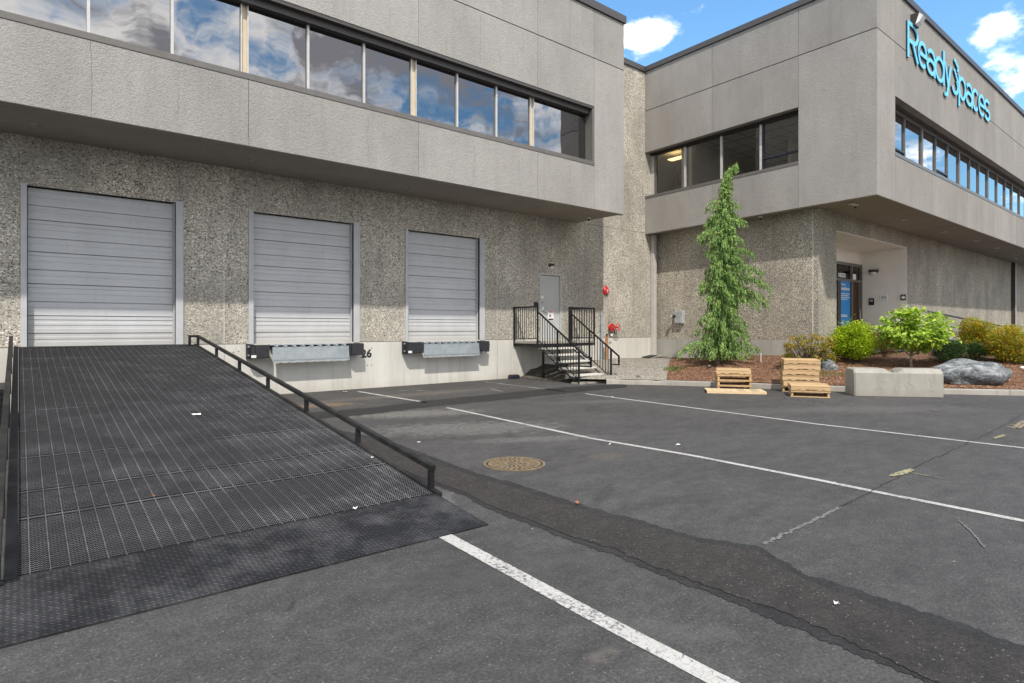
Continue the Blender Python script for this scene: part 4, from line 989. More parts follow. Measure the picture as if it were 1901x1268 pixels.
# fire bell
p = onY(1124, 540, YW); fb = thing('fire_bell', 'red round fire alarm bell on the aggregate wall', 'alarm bell', (p.x, YW, p.z))
m = MB(); m.tube([(p.x,YW,p.z),(p.x,YW-.05,p.z),(p.x,YW-.075,p.z),(p.x,YW-.10,p.z)], [.145,.145,.12,.05], 28); m.build('gong', 'red', fb, smooth=False)
m = MB(); m.tube([(p.x,YW-.10,p.z),(p.x,YW-.112,p.z)], .03, 12); m.box(p.x-.05,p.x+.05,YW-.1,YW-.093,p.z+.03,p.z+.05); m.box(p.x-.03,p.x+.03,YW-.096,YW-.09,p.z-.07,p.z-.05); m.build('bell_mark', 'whitep', fb)
m = MB(); m.box(p.x-.03,p.x+.03,YW-.05,YW-.001,p.z+.14,p.z+.19); m.build('mount', 'red', fb)
# fire department connection
p = onY(1135, 607.5, YW-.12); fd = thing('fire_valve', 'red double fire hose connection with spoked wheel on the wall beside the stairs', 'fire valve', (p.x, YW, p.z))
m = MB(); m.tube([(p.x,YW,p.z),(p.x,YW-.12,p.z)], .05, 14); m.tube([(p.x-.0,YW-.12,p.z),(p.x-.0,YW-.17,p.z)], [.135,.13], 26); m.build('inlet_plate', 'red', fd)
m = MB(); m.tube([(p.x,YW-.17,p.z),(p.x,YW-.19,p.z)], .04, 12); m.build('inlet_cap', 'manhole', fd)
q = onY(1147, 607.5, YW-.25)
m = MB(); n = 26; ring = [(q.x+.13*math.cos(2*math.pi*k/n), YW-.25, q.z+.13*math.sin(2*math.pi*k/n)) for k in range(n+1)]; m.tube(ring, .012, 6, False)
for k in range(5): a = 2*math.pi*k/5+.3; m.tube([(q.x,YW-.25,q.z),(q.x+.13*math.cos(a),YW-.25,q.z+.13*math.sin(a))], .010, 6)
m.tube([(q.x,YW,q.z),(q.x,YW-.27,q.z)], .022, 10); m.tube([(q.x,YW-.1,q.z),(p.x,YW-.1,p.z)], .035, 10); m.build('hand_wheel', 'red', fd)
m = MB(); m.tube([(p.x-.02,YW,p.z+.13),(p.x-.02,YW-.02,p.z+.32)], .006, 6); m.build('bracket', 'rubber', fd)
tg = onY(1136, 621.5, YW-.2); box('tag', 'whitep', fd, tg.x-.07, tg.x+.05, YW-.205, YW-.2, tg.z-.04, tg.z+.035); 
m = MB(); m.tube([(q.x-.05,YW-.1,q.z-.05),(q.x-.03,YW-.15,q.z-.24)], .02, 8); m.tube([(q.x+.05,YW-.1,q.z-.05),(q.x+.05,YW-.15,q.z-.24)], .014, 8); m.build('drain_pipe', 'rubber', fd)
# conduit + marker post
x = XY(1117, YW-.06); m = MB(); m.tube([(x,YW-.06,.35),(x,YW-.06,onY(1117,584,YW).z)], .035, 10); m.tube([(x,YW-.06,onY(1117,584,YW).z),(x-.01,YW-.04,onY(1117,578,YW).z)], [.03,.008], 8); m.box(x-.06,x+.06,YW-.06,YW-.001,1.5,1.53)
tag(m.build('conduit_pipe', 'bluepipe'), 'blue grey vertical conduit pipe on the wall behind the stairs', 'pipe')
x = XY(1126.5, YW-.35); mk = thing('marker_post', 'orange brown wooden post standing by the wall behind the stairs', 'post', (x, YW-.35, .3))
box('post_shaft', 'orangep', mk, x-.045, x+.045, YW-.38, YW-.31, .2, onY(1126,625,YW-.35).z, bevel=.004)
m = MB(); zt = onY(1126,625,YW-.35).z; m.tube([(x,YW-.35,zt),(x,YW-.35,zt+.06)], .03, 10); m.tube([(x-.04,YW-.35,zt+.07),(x+.05,YW-.35,zt+.085)], .02, 8); m.build('post_head', 'rubber', mk)
p = onY(993.5, 564, YW); kb = thing('key_box', 'small black key box on the wall left of the service door', 'key box', (p.x, YW, p.z)); box('box_body', 'rubber', kb, p.x-.06, p.x+.06, YW-.07, YW-.001, p.z-.07, p.z+.06, bevel=.006); box('box_plate', 'galv', kb, p.x-.10, p.x+.12, YW-.012, YW-.0005, p.z-.08, p.z+.05)
# electrical box on the office side wall
a = onX(1252, 577, XI-.15); b = onX(1267, 600.5, XI-.15)
eb_ = thing('electrical_box', 'grey metal electrical box with a black lamp on the office side wall', 'electrical box', (XI, (a.y+b.y)/2, b.z))
box('box_body', 'box', eb_, XI-.15, XI-.001, b.y, a.y, b.z, a.z, bevel=.008); box('box_lid', 'galv', eb_, XI-.165, XI-.151, b.y+.02, a.y-.02, b.z+.02, a.z-.02, bevel=.003)
q = onX(1251, 587, XI-.25); m = MB(); m.tube([(XI-.165,a.y-.03,q.z),(XI-.3,a.y+.02,q.z)], [.05,.075], 14); m.build('lamp_head', 'rubber', eb_); m = MB(); m.tube([(XI-.301,a.y+.02,q.z),(XI-.315,a.y+.025,q.z)], .055, 14); m.build('lamp_lens', 'lens', eb_)
# downpipes
x = XY(1213.5, YW-.1); dp = thing('downpipe', 'beige downpipe in the corner between the two buildings', 'downpipe', (x, YW-.1, .3))
m = MB(); m.box(x-.09, x+.09, YW-.18, YW-.013, .42, 5.2); m.build('pipe_shaft', 'pipe', dp, bevel=.012); m = MB(); m.box(x-.1, x+.1, YW-.19, YW-.012, 5.0, 5.06); m.build('pipe_band_and_shade', 'pipe', dp)
sp0 = onT(1205, 664); tag(MB().bar((sp0.x-.35, sp0.y-.1, sp0.z+.02), (sp0.x+.25, sp0.y, sp0.z+.07), .3, .04).build('splash_block', 'rubber', bevel=.01), 'black splash block left of the corner downpipe', 'splash block')
sp1 = onT(1224, 663); tag(MB().bar((sp1.x-.25, sp1.y, sp1.z+.06), (sp1.x+.3, sp1.y-.1, sp1.z+.03), .3, .05).build('splash_block', 'conc2', bevel=.01), 'grey concrete splash block right of the corner downpipe', 'splash block')
x = XY(1882, YI-.1); dp2 = thing('downpipe', 'tall brown downpipe on the front wall right of the orange shrubs', 'downpipe', (x, YI-.1, 1)); m = MB(); m.box(x-.09, x+.09, YI-.2, YI-.01, .6, S0+.16); m.build('pipe_shaft', 'pipe', dp2, bevel=.012); box('pipe_band_and_shade', 'lampb', dp2, x-.115, x-.092, YI-.2, YI-.01, .6, S0+.14)  # the dark full-height strip paints the shaded left side of this pipe
# dome cameras
def dome(px, py, z, label):
    d = ray(px, py); t = (z-CH)/d.z; p = Vector((0,0,CH))+d*t; o = thing('dome_camera', label, 'security camera', tuple(p))
    m = MB(); m.tube([(p.x,p.y,z),(p.x,p.y,z-.05)], .07, 18); m.build('camera_base', 'whitep', o); m = MB(); m.tube([(p.x,p.y,z-.05),(p.x,p.y,z-.08),(p.x,p.y,z-.105)], [.055,.045,.015], 16); m.build('camera_dome', 'rubber', o)
dome(1093, 404, 5.247, 'white dome camera under the end of the dock building overhang'); dome(1588, 380, 5.37, 'white dome camera under the corner of the office block'); dome(1412, 402, 5.31, 'white dome camera under the office side wall behind the cedar')
# fittings in the recess
xs_ = xo1-.02
for px, py, w, h, mt, nm, lb, ct in ((1618,560,.10,.14,'rubber','intercom','small dark intercom on the side wall of the entrance recess','intercom'),(1641,552.5,.14,.12,'whitep','wall_sign','small white sign on the side wall of the entrance recess','sign'),(1677,552,.09,.11,'rubber','wall_camera','small black camera at the outer edge of the entrance recess','camera')):
    p = onX(px, py, xs_); o = thing(nm, lb, ct, (xs_, p.y, p.z)); box('plate', mt, o, xs_-.05 if nm == 'wall_camera' else xs_-.03, xs_-.001, p.y-w, p.y+w, p.z-h, p.z+h, bevel=.004)
    if nm == 'wall_sign': box('symbol', 'box', o, xs_-.033, xs_-.031, p.y-.02, p.y+.08, p.z-.05, p.z+.05); box('symbol', 'box', o, xs_-.033, xs_-.031, p.y-.10, p.y-.04, p.z-.06, p.z+.07)
    if nm == 'wall_camera': m = MB(); m.tube([(xs_-.05,p.y,p.z),(xs_-.12,p.y-.04,p.z-.01)], .06, 14); m.build('camera_eye', 'lens', o)
    if nm == 'intercom': box('button', 'box', o, xs_-.034, xs_-.031, p.y-.06, p.y+.06, p.z, p.z+.08)
# walkway handrail and low wall in front of the office
ha = onY(1712, 576.5, YI-1.4); hb = onY(1878, 609, YI-1.4)
hr = thing('walkway_handrail', 'sloping black handrail along the office front above the orange shrubs', 'handrail', (ha.x, ha.y, 1))
m = MB(); m.bar(ha, hb, .05, .06); m.build('rail', 'black', hr)
for f in (.62, .97): p = ha.lerp(hb, f); MB().bar((p.x,p.y,p.z-1.0),(p.x,p.y,p.z-.031), .045, .045).build('post', 'black', hr)
# bait station
p = onZ(954, 703); bt = thing('bait_station', 'black plastic bait box on the asphalt against the dock wall', 'bait box', (p.x, p.y, 0)); box('body', 'navy', bt, p.x-.17, p.x+.17, p.y-.1, p.y+.1, .002, .09, bevel=.02); box('lid', 'rubber', bt, p.x-.16, p.x+.16, p.y-.09, p.y+.09, .091, .125, bevel=.015)

# ================================================================== DOCK LEVELERS
def leveler(pxs, label):
    lb0, lb1, pl0, pl1, rb0, rb1 = pxs; YB = YW-.33
    o = thing('dock_leveler', label, 'dock leveler', (XY((pl0+pl1)/2, YB), YW, DZ), 'edge dock levelers under the roller doors')
    X = [XY(v, YB) for v in pxs]; xl0 = X[0]; xl1 = X[1]; xr0 = X[4]; xr1 = X[5]
    for x0, x1 in ((xl0+.10, xl1), (xr0, xr1)):
        m = MB(); m.box(x0, x1, YB, YW-.013, DZ-.32, DZ-.02); m.build('bumper', 'rubber', o, bevel=.015)
    m = MB(); m.box(xl0-.02, xl0+.09, YW-.1, YW-.013, DZ-.34, DZ-.0); m.box(xl0-.02, xl0+.09, YB+.05, YW-.1, DZ-.34, DZ-.33); m.box(xl0+.04, xl0+.1, YB+.02, YW-.1, DZ-.31, DZ-.06); m.build('bumper_bracket', 'rubber', o)
    m = MB(); m.box(xr0-.05, xr0-.01, YB+.03, YW-.013, DZ-.30, DZ-.02); m.build('bumper_bracket', 'rubber', o)
    for dz in (.06, .26): m = MB(); m.tube([(xl0+.01,YW-.1,DZ-dz),(xl0+.01,YW-.125,DZ-dz)], .02, 8); m.build('bolt', 'galv', o)
    box('data_plate', 'whitep', o, xl0+.01, xl0+.12, YB-.0, YB+.018, DZ-.31, DZ-.25)
    x0, x1 = X[2], X[3]
    # fixed approach plate and hinge knuckles
    box('approach_plate', 'galv', o, x0-.02, x1+.02, YW-.16, YW-.013, DZ-.035, DZ-.008)
    n = 9
    for k in range(n):
        xx_ = x0+(x1-x0)*(k+.5)/n; MB().box(xx_-.025, xx_+.025, YB+.03, YW-.10, DZ-.072, DZ-.036).build('hinge_knuckle', 'galv', o)
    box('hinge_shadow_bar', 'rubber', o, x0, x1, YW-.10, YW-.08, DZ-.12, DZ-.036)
    a = Vector((0, YB+.045, DZ-.075)); b = Vector((0, YB+.01, DZ-.41)); t = Vector((0, .28, .14)).normalized()*.014
    loc = (x0, a.y, a.z)
    m = MB(); e = Vector((0, -.012, -.035))
    vs = [(x0,a.y,a.z),(x1,a.y,a.z),(x1,b.y,b.z),(x0,b.y,b.z),(x0,a.y+t.y,a.z-t.z),(x1,a.y+t.y,a.z-t.z),(x1,b.y+t.y,b.z-t.z),(x0,b.y+t.y,b.z-t.z)]
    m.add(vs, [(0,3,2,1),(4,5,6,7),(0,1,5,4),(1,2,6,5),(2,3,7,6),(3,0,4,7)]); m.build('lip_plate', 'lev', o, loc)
    m = MB(); m.bar((x0, b.y-.003, b.z-.012), (x1, b.y-.003, b.z-.012), .03, .03); m.build('lip_edge', 'galv', o)
    for k in range(5):
        xx_ = x0+(x1-x0)*(k+.5)/5; MB().box(xx_-.012, xx_+.012, YW-.15, YW-.013, DZ-.20, DZ-.121).build('rib', 'galv', o)
    if label.startswith('grey dock leveler under the smallest'):
        m = MB(); m.tube([(xr1,YB+.1,DZ-.10),(xr1+.07,YB+.1,DZ-.10),(xr1+.045,YB+.1,DZ-.34),(xr1-.06,YB+.1,DZ-.34)], .014, 6); m.build('side_hook', 'rubber', o)
leveler((466,501,507,649,654,676), 'grey dock leveler with checkered lip under the middle roller door, left of number 26')
leveler((758,787,788.5,891,894,909), 'grey dock leveler under the smallest looking roller door nearest the stairs')

# ================================================================== RAMP
RZ = lambda y: max(0.0, .1166*(y-3.96))
def rp(u, y, dz=0):             # u: metres from left deck edge; y: world Y along the ramp
    return (.0182*y - .001 + u, y - .0182*u, RZ(y)+dz)
RW = 2.935
ramp = thing('loading_ramp', 'wide black steel loading ramp with grated deck and low side rails', 'loading ramp', rp(RW/2, 9))
y0g, y1g = 4.74, 14.5
cuts = [4.74, 5.72, 6.31, 7.29, 8.27, 9.25, 10.23, 11.21, 12.19, 13.17, 14.49]
pitch = .0302; nt = 146
for a, b in zip(cuts[:-1], cuts[1:]):
    nb = int(round((b-a-.012)/pitch)); V = []; Fc = []
    for k in range(nb):
        y = a+.010+(b-a-.02)*(k+.5)/nb
        if k in (0, nb-1): y = a+.006 if k == 0 else b-.006
        us = np.linspace(.0, RW, nt*2+1); zt = np.where(np.arange(nt*2+1) % 2 == 0, 0.0, -.0065) + np.random.RandomState(int(y*1000)).uniform(-.0008, .0008, nt*2+1)
        base = len(V); th = .0038
        zb = RZ(y)
        for u, z in zip(us, zt):
            x = .0182*y-.001+u; yy = y-.0182*u
            V += [(x, yy-th, zb+z-.028 if False else zb-.03), (x, yy-th, zb+z), (x, yy+th, zb+z)]
        n = len(us)
        for i in range(n-1):
            p = base+3*i; q = p+3
            Fc += [(p, q, q+1, p+1), (p+1, q+1, q+2, p+2)]
        Fc.append((base, base+2, base+3*(n-1)+2, base+3*(n-1)))
    m = MB(); m.v = V; m.f = Fc; gp = m.build('grating_panel', 'grate', ramp); gp.data.materials.append(M['barside'])
    mi = np.zeros(len(Fc), dtype=np.int32); k_ = 2*(nt*2)+1; idx = np.arange(len(Fc)) % k_
    mi[(idx % 2 == 0)] = 1; gp.data.polygons.foreach_set('material_index', mi)
rod_me = None
for k in range(29):
    u = .055+k*.1016
    if u > RW-.02: break
    if rod_me is None:
        m = MB(); p0 = Vector(rp(0, y0g+.01, .0)); p1 = Vector(rp(0, y1g-.01, .0)); nseg = 240; vs = []; fs = []
        for i in range(nseg+1):
            y = y0g+.01+(y1g-y0g-.02)*i/nseg; q = Vector(rp(0, y, -.001+.0012*(i % 2))); 
            vs += [(q.x-.0028, q.y, q.z-.008), (q.x-.0024, q.y, q.z-.0012), (q.x+.0024, q.y, q.z-.0012), (q.x+.0028, q.y, q.z-.008)]
        for i in range(nseg):
            a = 4*i; fs += [(a, a+4, a+5, a+1), (a+1, a+5, a+6, a+2), (a+2, a+6, a+7, a+3)]
        m.add(vs, fs); ro = m.build('cross_rod', 'rod', ramp); rod_me = ro.data; ro.location += Vector((u, -.0182*u, 0)); base_loc = ro.location.copy()-Vector((u, -.0182*u, 0))
    else:
        r2 = bpy.data.objects.new('cross_rod', rod_me); COL.objects.link(r2); r2.parent = ramp; r2.location = base_loc+Vector((u, -.0182*u, 0))
# carrier angles under the panels
for y in cuts[1:-1]: MB().bar(rp(0, y, -.003), rp(RW, y, -.003), .006, .005).build('panel_seam_bar', 'rod', ramp)
for y in cuts:
    MB().bar(rp(0, y, -.055), rp(RW, y, -.055), .05, .045).build('cross_beam', 'steel', ramp)
for y in np.arange(5.2, 14.4, .49): MB().bar(rp(0, float(y), -.10), rp(RW, float(y), -.10), .04, .10).build('cross_beam', 'steel', ramp)
# side channels
for u0, u1 in ((-.072, -.004), (RW+.004, RW+.05)):
    m = MB(); vs = []
    for y in (4.70, 14.52):
        for u, z in ((u0, -.20), (u1, -.20), (u1, .022), (u0, .022)):
            q = Vector(rp(u, y, z)); 
            if y < 5: q.z = max(q.z, .003)
            vs.append(q)
    m.add(vs, [(0,1,2,3),(7,6,5,4),(0,4,5,1),(1,5,6,2),(2,6,7,3),(3,7,4,0)]); m.build('side_channel', 'railb', ramp, bevel=.004)
# legs near the top
for y in (14.0, 11.0):
    for u in (.05, RW-.05): q = rp(u, y, 0); MB().box(q[0]-.05, q[0]+.05, q[1]-.05, q[1]+.05, 0, q[2]-.16).build('leg', 'steel', ramp)
# toe plate (tread plate with raised lozenges)
yt0, yt1 = 3.965, 4.735
m = MB(); vs = []
for y in (yt0, yt1):
    for u, z in ((-.30, -.009), (RW+.0, -.009), (RW+.0, .0), (-.30, .0)):
        uu = u + (.02 if (u > 1 and y == yt0) else 0); q = Vector(rp(uu, y, z)); q.z += .010; vs.append(q)
m.add(vs, [(0,1,2,3),(7,6,5,4),(0,4,5,1),(1,5,6,2),(2,6,7,3),(3,7,4,0)]); tp = m.build('toe_plate', 'plate', ramp)
V = []; Fc = []; rr_ = random.Random(3)
ny = int((yt1-yt0)/.031); nx_ = int((RW+.28)/.031)
for i in range(nx_):
    for j in range(ny):
        u = -.28+.031*(i+.5); y = yt0+.031*(j+.5); s = 1 if (i+j) % 2 else -1
        if rr_.random() < .04: continue
        c = Vector(rp(u, y, .0103)); a = s*R(42); du = Vector((math.cos(a), math.sin(a), math.sin(a)*.1166)); dv = Vector((-math.sin(a), math.cos(a), math.cos(a)*.1166)); h = .0021
        b0 = len(V); V += [c-du*.0145, c+dv*.0042, c+du*.0145, c-dv*.0042, c+Vector((0,0,h))-du*.006, c+Vector((0,0,h))+du*.006]
        Fc += [(b0,b0+3,b0+5,b0+4),(b0+3,b0+2,b0+5),(b0+2,b0+1,b0+4,b0+5),(b0+1,b0,b0+4)]
m = MB(); m.v = [tuple(v) for v in V]; m.f = Fc; m.build('tread_lozenge', 'plated', tp, kind='stuff')
# right rail
ry = [4.86, 6.42, 8.0, 9.6, 11.15, 12.72, 14.28]; RH = .235
ur = RW+.028
rail_r = MB(); rail_r.bar(rp(ur, 4.82, RH-.026), rp(ur, 14.32, RH-.026), .052, .052); rr1 = rail_r.build('side_rail', 'railb', ramp, bevel=.005)
MB().bar(rp(ur-.026, 14.31, RH-.026), rp(ur-.18, 14.31, RH-.026), .052, .05).build('side_rail', 'railb', ramp, bevel=.005)
for y in ry: MB().bar(rp(ur, y, .0), rp(ur, y, RH-.053), .048, .048, (0,1,0)).build('rail_post', 'black', ramp, bevel=.004)
MB().bar(rp(ur-.155, 14.31, .0), rp(ur-.155, 14.31, RH-.052), .048, .048, (0,1,0)).build('rail_post', 'black', ramp)
# left rail
ul = -.105
MB().bar(rp(ul, 4.55, RH-.026), rp(ul, 14.36, RH-.026), .055, .055).build('side_rail', 'railb', ramp, bevel=.005)
for y in [4.65, 6.2, 7.8, 9.4, 11.0, 12.6, 14.3]: MB().bar(rp(ul, y, -.15 if y > 5.5 else -.05), rp(ul, y, RH-.053), .05, .05, (0,1,0)).build('rail_post', 'railb', ramp, bevel=.004)
# bridge flap at the top
box('bridge_flap', 'steel', ramp, rp(.0,14.5)[0], rp(RW-.05,14.5)[0], 14.44, YW+.1, 1.226, 1.236)

# black wire crate on the asphalt left of the ramp
cg = thing('wire_rack', 'stack of black wire racks lying below the dock wall left of the ramp', 'wire rack', (-.35, 13.4, 0))
for k in range(7):
    z = .06+.09*k
    for yy in (12.6, 14.2): MB().bar((-1.1, yy, z), (.12, yy, z), .02, .02).build('rack_bar', 'black', cg)
    for i in range(6): MB().bar((-1.1+.24*i, 12.6, z+.018), (-1.1+.24*i, 14.2, z+.018), .012, .012).build('rack_bar', 'black', cg)
for xx_ in (-1.09, .11):
    for yy in (12.6, 14.2): MB().bar((xx_, yy, 0), (xx_, yy, .66), .03, .03).build('rack_post', 'black', cg)

box('dark_filler', 'rubber', cg, -1.06, .08, 12.64, 14.16, .004, .62)  # solid black box added to make the inside of the rack dark

# ================================================================== STAIRS
st_ = thing('entry_stairs', 'black railed metal stairs with white concrete treads and a landing at the service door', 'stairs', (13.7, 13.0, 0))
lx0, lx1, ly0, ly1, lz = XY(953,YW), XY(1103,13.68), 13.68, YW-.02, 1.17
sx1 = XY(1057, 13.68)
box('landing_slab', 'conc2', st_, lx0, lx1, ly0, ly1, lz-.07, lz, bevel=.008); box('landing_frame', 'railb', st_, lx0+.02, lx1-.02, ly0+.03, ly1, lz-.16, lz-.071)
nS = 6; run = .29; rise = lz/6.25
for k in range(1, nS+1):
    z = lz-rise*k; y = ly0-run*(k-1)
    if k < nS: box('tread', 'conc', st_, lx0+.03, sx1-.03, y-run-.03, y+.0, z-.05, z, bevel=.008)
    else: box('tread', 'conc2', st_, lx0-.02, sx1+.02, y-run-.06, y+.02, z-.06, z+.0, bevel=.012)
yb_s = ly0-run*nS+.06
for x in (lx0+.015, sx1-.015):
    MB().bar((x, ly0, lz-.14), (x, yb_s-.05, lz-.14-rise*nS+.06), .03, .03).build('stringer', 'black', st_)
for x in (lx0+.35, sx1-.35):
    MB().box(x-.03, x+.03, ly0+.1, ly0+.16, 0, lz-.16).build('landing_leg', 'black', st_)
m = MB()
for k in range(12): xx_ = lx0+.35+k*(sx1-lx0)/13; m.box(xx_, xx_+.04, ly0-.01, ly0+.02, lz-.2, lz-.075)
m.build('riser_bars', 'black', st_)
PH = 1.06
def post(x, y, z0, z1, w=.045): return MB().box(x-w/2, x+w/2, y-w/2, y+w/2, z0, z1).build('post', 'black', st_)
def rail(a, b, w=.045): return MB().bar(a, b, w, w).build('rail', 'black', st_)
def balusters(a, b, n, h, base=0.1):
    a = Vector(a); b = Vector(b)
    for k in range(1, n):
        p = a.lerp(b, k/n); MB().box(p.x-.008, p.x+.008, p.y-.008, p.y+.008, p.z+base, p.z+h-.022).build('baluster', 'black', st_)
# left landing rail (along Y)
post(lx0, ly1-.03, lz-.16, lz+PH); post(lx0, ly0, lz-.16, lz+PH); rail((lx0, ly1, lz+PH), (lx0, ly0-.02, lz+PH)); rail((lx0, ly1, lz+.09), (lx0, ly0, lz+.09), .02); balusters((lx0, ly1-.03, lz), (lx0, ly0, lz), 11, PH)
post(lx0+.02, ly0, lz+PH, lz+PH+.10, .02)
# right landing rails
post(sx1, ly0, lz-.16, lz+PH); post(lx1, ly0, lz-.16, lz+PH); post(lx1, ly1-.03, lz-.16, lz+PH-.04, .10)
rail((sx1-.02, ly0, lz+PH), (lx1+.02, ly0, lz+PH)); rail((lx1, ly0, lz+PH), (lx1, ly1, lz+PH)); rail((sx1, ly0, lz+.09), (lx1, ly0, lz+.09), .02); rail((lx1, ly0, lz+.09), (lx1, ly1, lz+.09), .02)
balusters((sx1, ly0, lz), (lx1, ly0, lz), 10, PH); balusters((lx1, ly0, lz), (lx1, ly1, lz), 10, PH)
# stair rails
slope = rise/run
for x, mid in ((lx0, 1), (sx1, 1)):
    yA, zA = ly0, lz; yB = ly0-run*nS+.02; zB = lz-slope*(yA-yB)
    h = .90; ext = .30
    a = Vector((x, yA-.02, zA+h)); b = Vector((x, yB-ext, zB+h-slope*ext)); rail(a, b, .04)
    if x == lx0:
        rail(b, b+Vector((0, -.16, 0)), .04); c = b+Vector((0, -.16, 0))
    else: c = b
    MB().bar(c+Vector((0,0,.02)), c+Vector((0,0,-.26)), .04, .04).build('rail_end', 'black', st_)
    rail(c+Vector((0,0,-.25)), (x, yB, c.z-.25), .035)
    post(x, yB, .0, zB+h); ym = (yA+yB)/2; zm = (zA+zB)/2; post(x, ym, zm-.12, zm+h)
    rail((x, yA, zA+.06), (x, yB, zB+.06), .02)
    balusters((x, yA, zA), (x, ym, zm), 8, h, .06); balusters((x, ym, zm), (x, yB, zB), 8, h, .06)

# ================================================================== PALLETS, BLOCK, BOULDER
def make_pallet(closed, w=.82, d=.86):
    o = thing('wooden_pallet', 'x', 'pallet', (0,0,0), 'wooden pallets stacked by the kerb')
    mt = 'wood'
    def bx(nm, x0, x1, y0, y1, z0, z1):
        loc = ((x0+x1)/2, (y0+y1)/2, z0); return MB().box(x0, x1, y0, y1, z0, z1).build(nm, mt, o, loc, .003)
    for x in (-w/2+.03, 0, w/2-.03) if closed else (-w/2+.035, w/2-.035): bx('stringer', x-.022, x+.022, -d/2+.022, d/2-.022, .019, .112)
    for i in range(6): y = -d/2+.055+i*(d-.11)/5; bx('deck_board', -w/2, w/2, y-.055, y+.055, .113, .130+.001*(i % 2))
    for y in (-d/2+.06, 0, d/2-.06): bx('base_board', -w/2, w/2, y-.05, y+.05, 0, .018)
    if closed:
        for y in (-d/2, d/2-.02):
            poly = [(-w/2, .022), (-w/2+.10, .022), (-w/2+.11, .040), (-w/2+.2, .040), (-w/2+.21, .022), (-.12, .022), (-.11, .044), (.13, .044), (.14, .022), (w/2-.2, .022), (w/2-.19, .04), (w/2-.12, .04), (w/2-.11, .022), (w/2, .022), (w/2, .1115), (-w/2, .1115)]
            m = MB(); m.prism(poly, lambda u, v, q: (u, q, v), y, y+.02); m.build('side_board', mt, o, (0, y, 0))
    return o
def copy_tree(o, parent=None):
    c = o.copy(); COL.objects.link(c); c.parent = parent
    for ch in list(o.children): copy_tree(ch, c)
    return c
proto_c = make_pallet(True); proto_o = make_pallet(False); used = set()
def next_pallet(a):
    p = proto_o if a else proto_c
    if a in used: return copy_tree(p)
    used.add(a); return p
PD = .134
def behind(px, py, depth=.43):
    """ground point 'depth' metres behind the pixel, away from the camera"""
    g = onZ(px, py); v = Vector((g.x, g.y, 0)).normalized(); return g+v*depth, v
S1 = [('lowest pallet of the stack in front of the cedar', 90), ('second pallet from the ground in the stack before the cedar', 90), ('third pallet from the ground in the stack before the cedar', 90), ('topmost pallet of the stack in front of the cedar', 0)]
g, v = behind(1361, 727, .48)
for k, (lb, a) in enumerate(S1):
    o = next_pallet(a)
    o.location = (g.x+random.uniform(-.012,.012), g.y+random.uniform(-.012,.012), .003+k*PD); o.rotation_euler = (0, 0, -T*1.42+random.uniform(-.035,.035)); o['label'] = lb
    if k == 3: o.location.x += .03
S2 = [('lowest pallet of the taller stack under the yellowing shrub', 90), ('second pallet from the ground in the taller stack', 0), ('third pallet from the ground in the taller stack', 0), ('fourth pallet from the ground in the taller stack', 0), ('second highest pallet of the taller stack', 0), ('topmost pallet of the taller stack under the yellowing shrub', 0)]
g, v = behind(1484, 731, .75)
for k, (lb, a) in enumerate(S2):
    o = next_pallet(a); o.location = (g.x+random.uniform(-.02,.02)+.03*(k == 5), g.y+random.uniform(-.02,.02), .003+k*PD); o.rotation_euler = (0, 0, -T*1.5+random.uniform(-.035,.035)); o['label'] = lb
g, v = behind(1501, 738, .42)
for k, (lb, a) in enumerate([('lower pallet of the short pair left of the concrete block', 90), ('upper pallet of the short pair left of the concrete block', 0)]):
    o = next_pallet(a); o.location = (g.x, g.y, .003+k*PD); o.rotation_euler = (0, 0, -T*1.5+random.uniform(-.02,.02)); o['label'] = lb
# flat board deck lying before the first stack
g, v = behind(1362, 731.5, .5)
dk = thing('board_deck', 'pale flat deck of boards lying on the asphalt in front of the cedar pallets', 'board deck', (g.x, g.y, 0)); rt = Vector((math.cos(-T*1.3), math.sin(-T*1.3), 0)); fw = Vector((-rt.y, rt.x, 0))
for k in range(9):
    c = Vector((g.x, g.y, 0))+rt*((k-4)*.152)
    MB().bar(c-fw*.47+Vector((0,0,.055+random.uniform(0,.004))), c+fw*.25+Vector((0,0,.055)), .142, .02).build('board', 'wood2', dk, tuple(c))
for f in (-.40, .2): c = Vector((g.x, g.y, 0))+fw*f; MB().bar(c-rt*.68+Vector((0,0,.024)), c+rt*.68+Vector((0,0,.024)), .09, .04).build('batten', 'wood2', dk, tuple(c))
MB().bar(Vector((g.x,g.y,.035))-fw*.475-rt*.68, Vector((g.x,g.y,.035))-fw*.475+rt*.68, .018, .062).build('edge_board', 'wood2', dk, (g.x, g.y, 0))
# concrete block
A = onZ(1586, 735.5); B = onZ(1753, 738.5)
dr = (B-A).normalized(); nb_ = Vector((-dr.y, dr.x, 0)); Lb = (B-A).length; Hb = .64; Db = .62
blk = thing('concrete_block', 'large rectangular concrete barrier block with notched top and lifting loop beside the boulder', 'concrete block', tuple((A+B)/2))
def bp(u, w, z): q = A+dr*u+nb_*w; return (q.x, q.y, z)
m = MB(); ch = .075
prof = [(0, 0), (.03, 0), (Db-.03, 0), (Db, .02), (Db, Hb-.10), (Db-.09, Hb), (.09, Hb), (0, Hb-.10), (0, .02)]
stations = [(0.0, .03), (.035, 0), (Lb*.36, 0), (Lb*.43, 0), (Lb*.50, 0), (Lb*.57, 0), (Lb-.035, 0), (Lb, .03)]
vs = []; fs = []
for i, (u, ins) in enumerate(stations):
    notch = .10 if i in (3, 4) else 0
    for w, z in prof:
        w2 = ins+(w)*(Db-2*ins)/Db; z2 = z if z < .1 else z-ins*.8
        if notch and z > Hb-.05: z2 = z-notch
        vs.append(bp(u, w2, z2+.004))
n = len(prof)
for i in range(len(stations)-1):
    for k in range(n): fs.append((i*n+k, (i+1)*n+k, (i+1)*n+(k+1) % n, i*n+(k+1) % n))
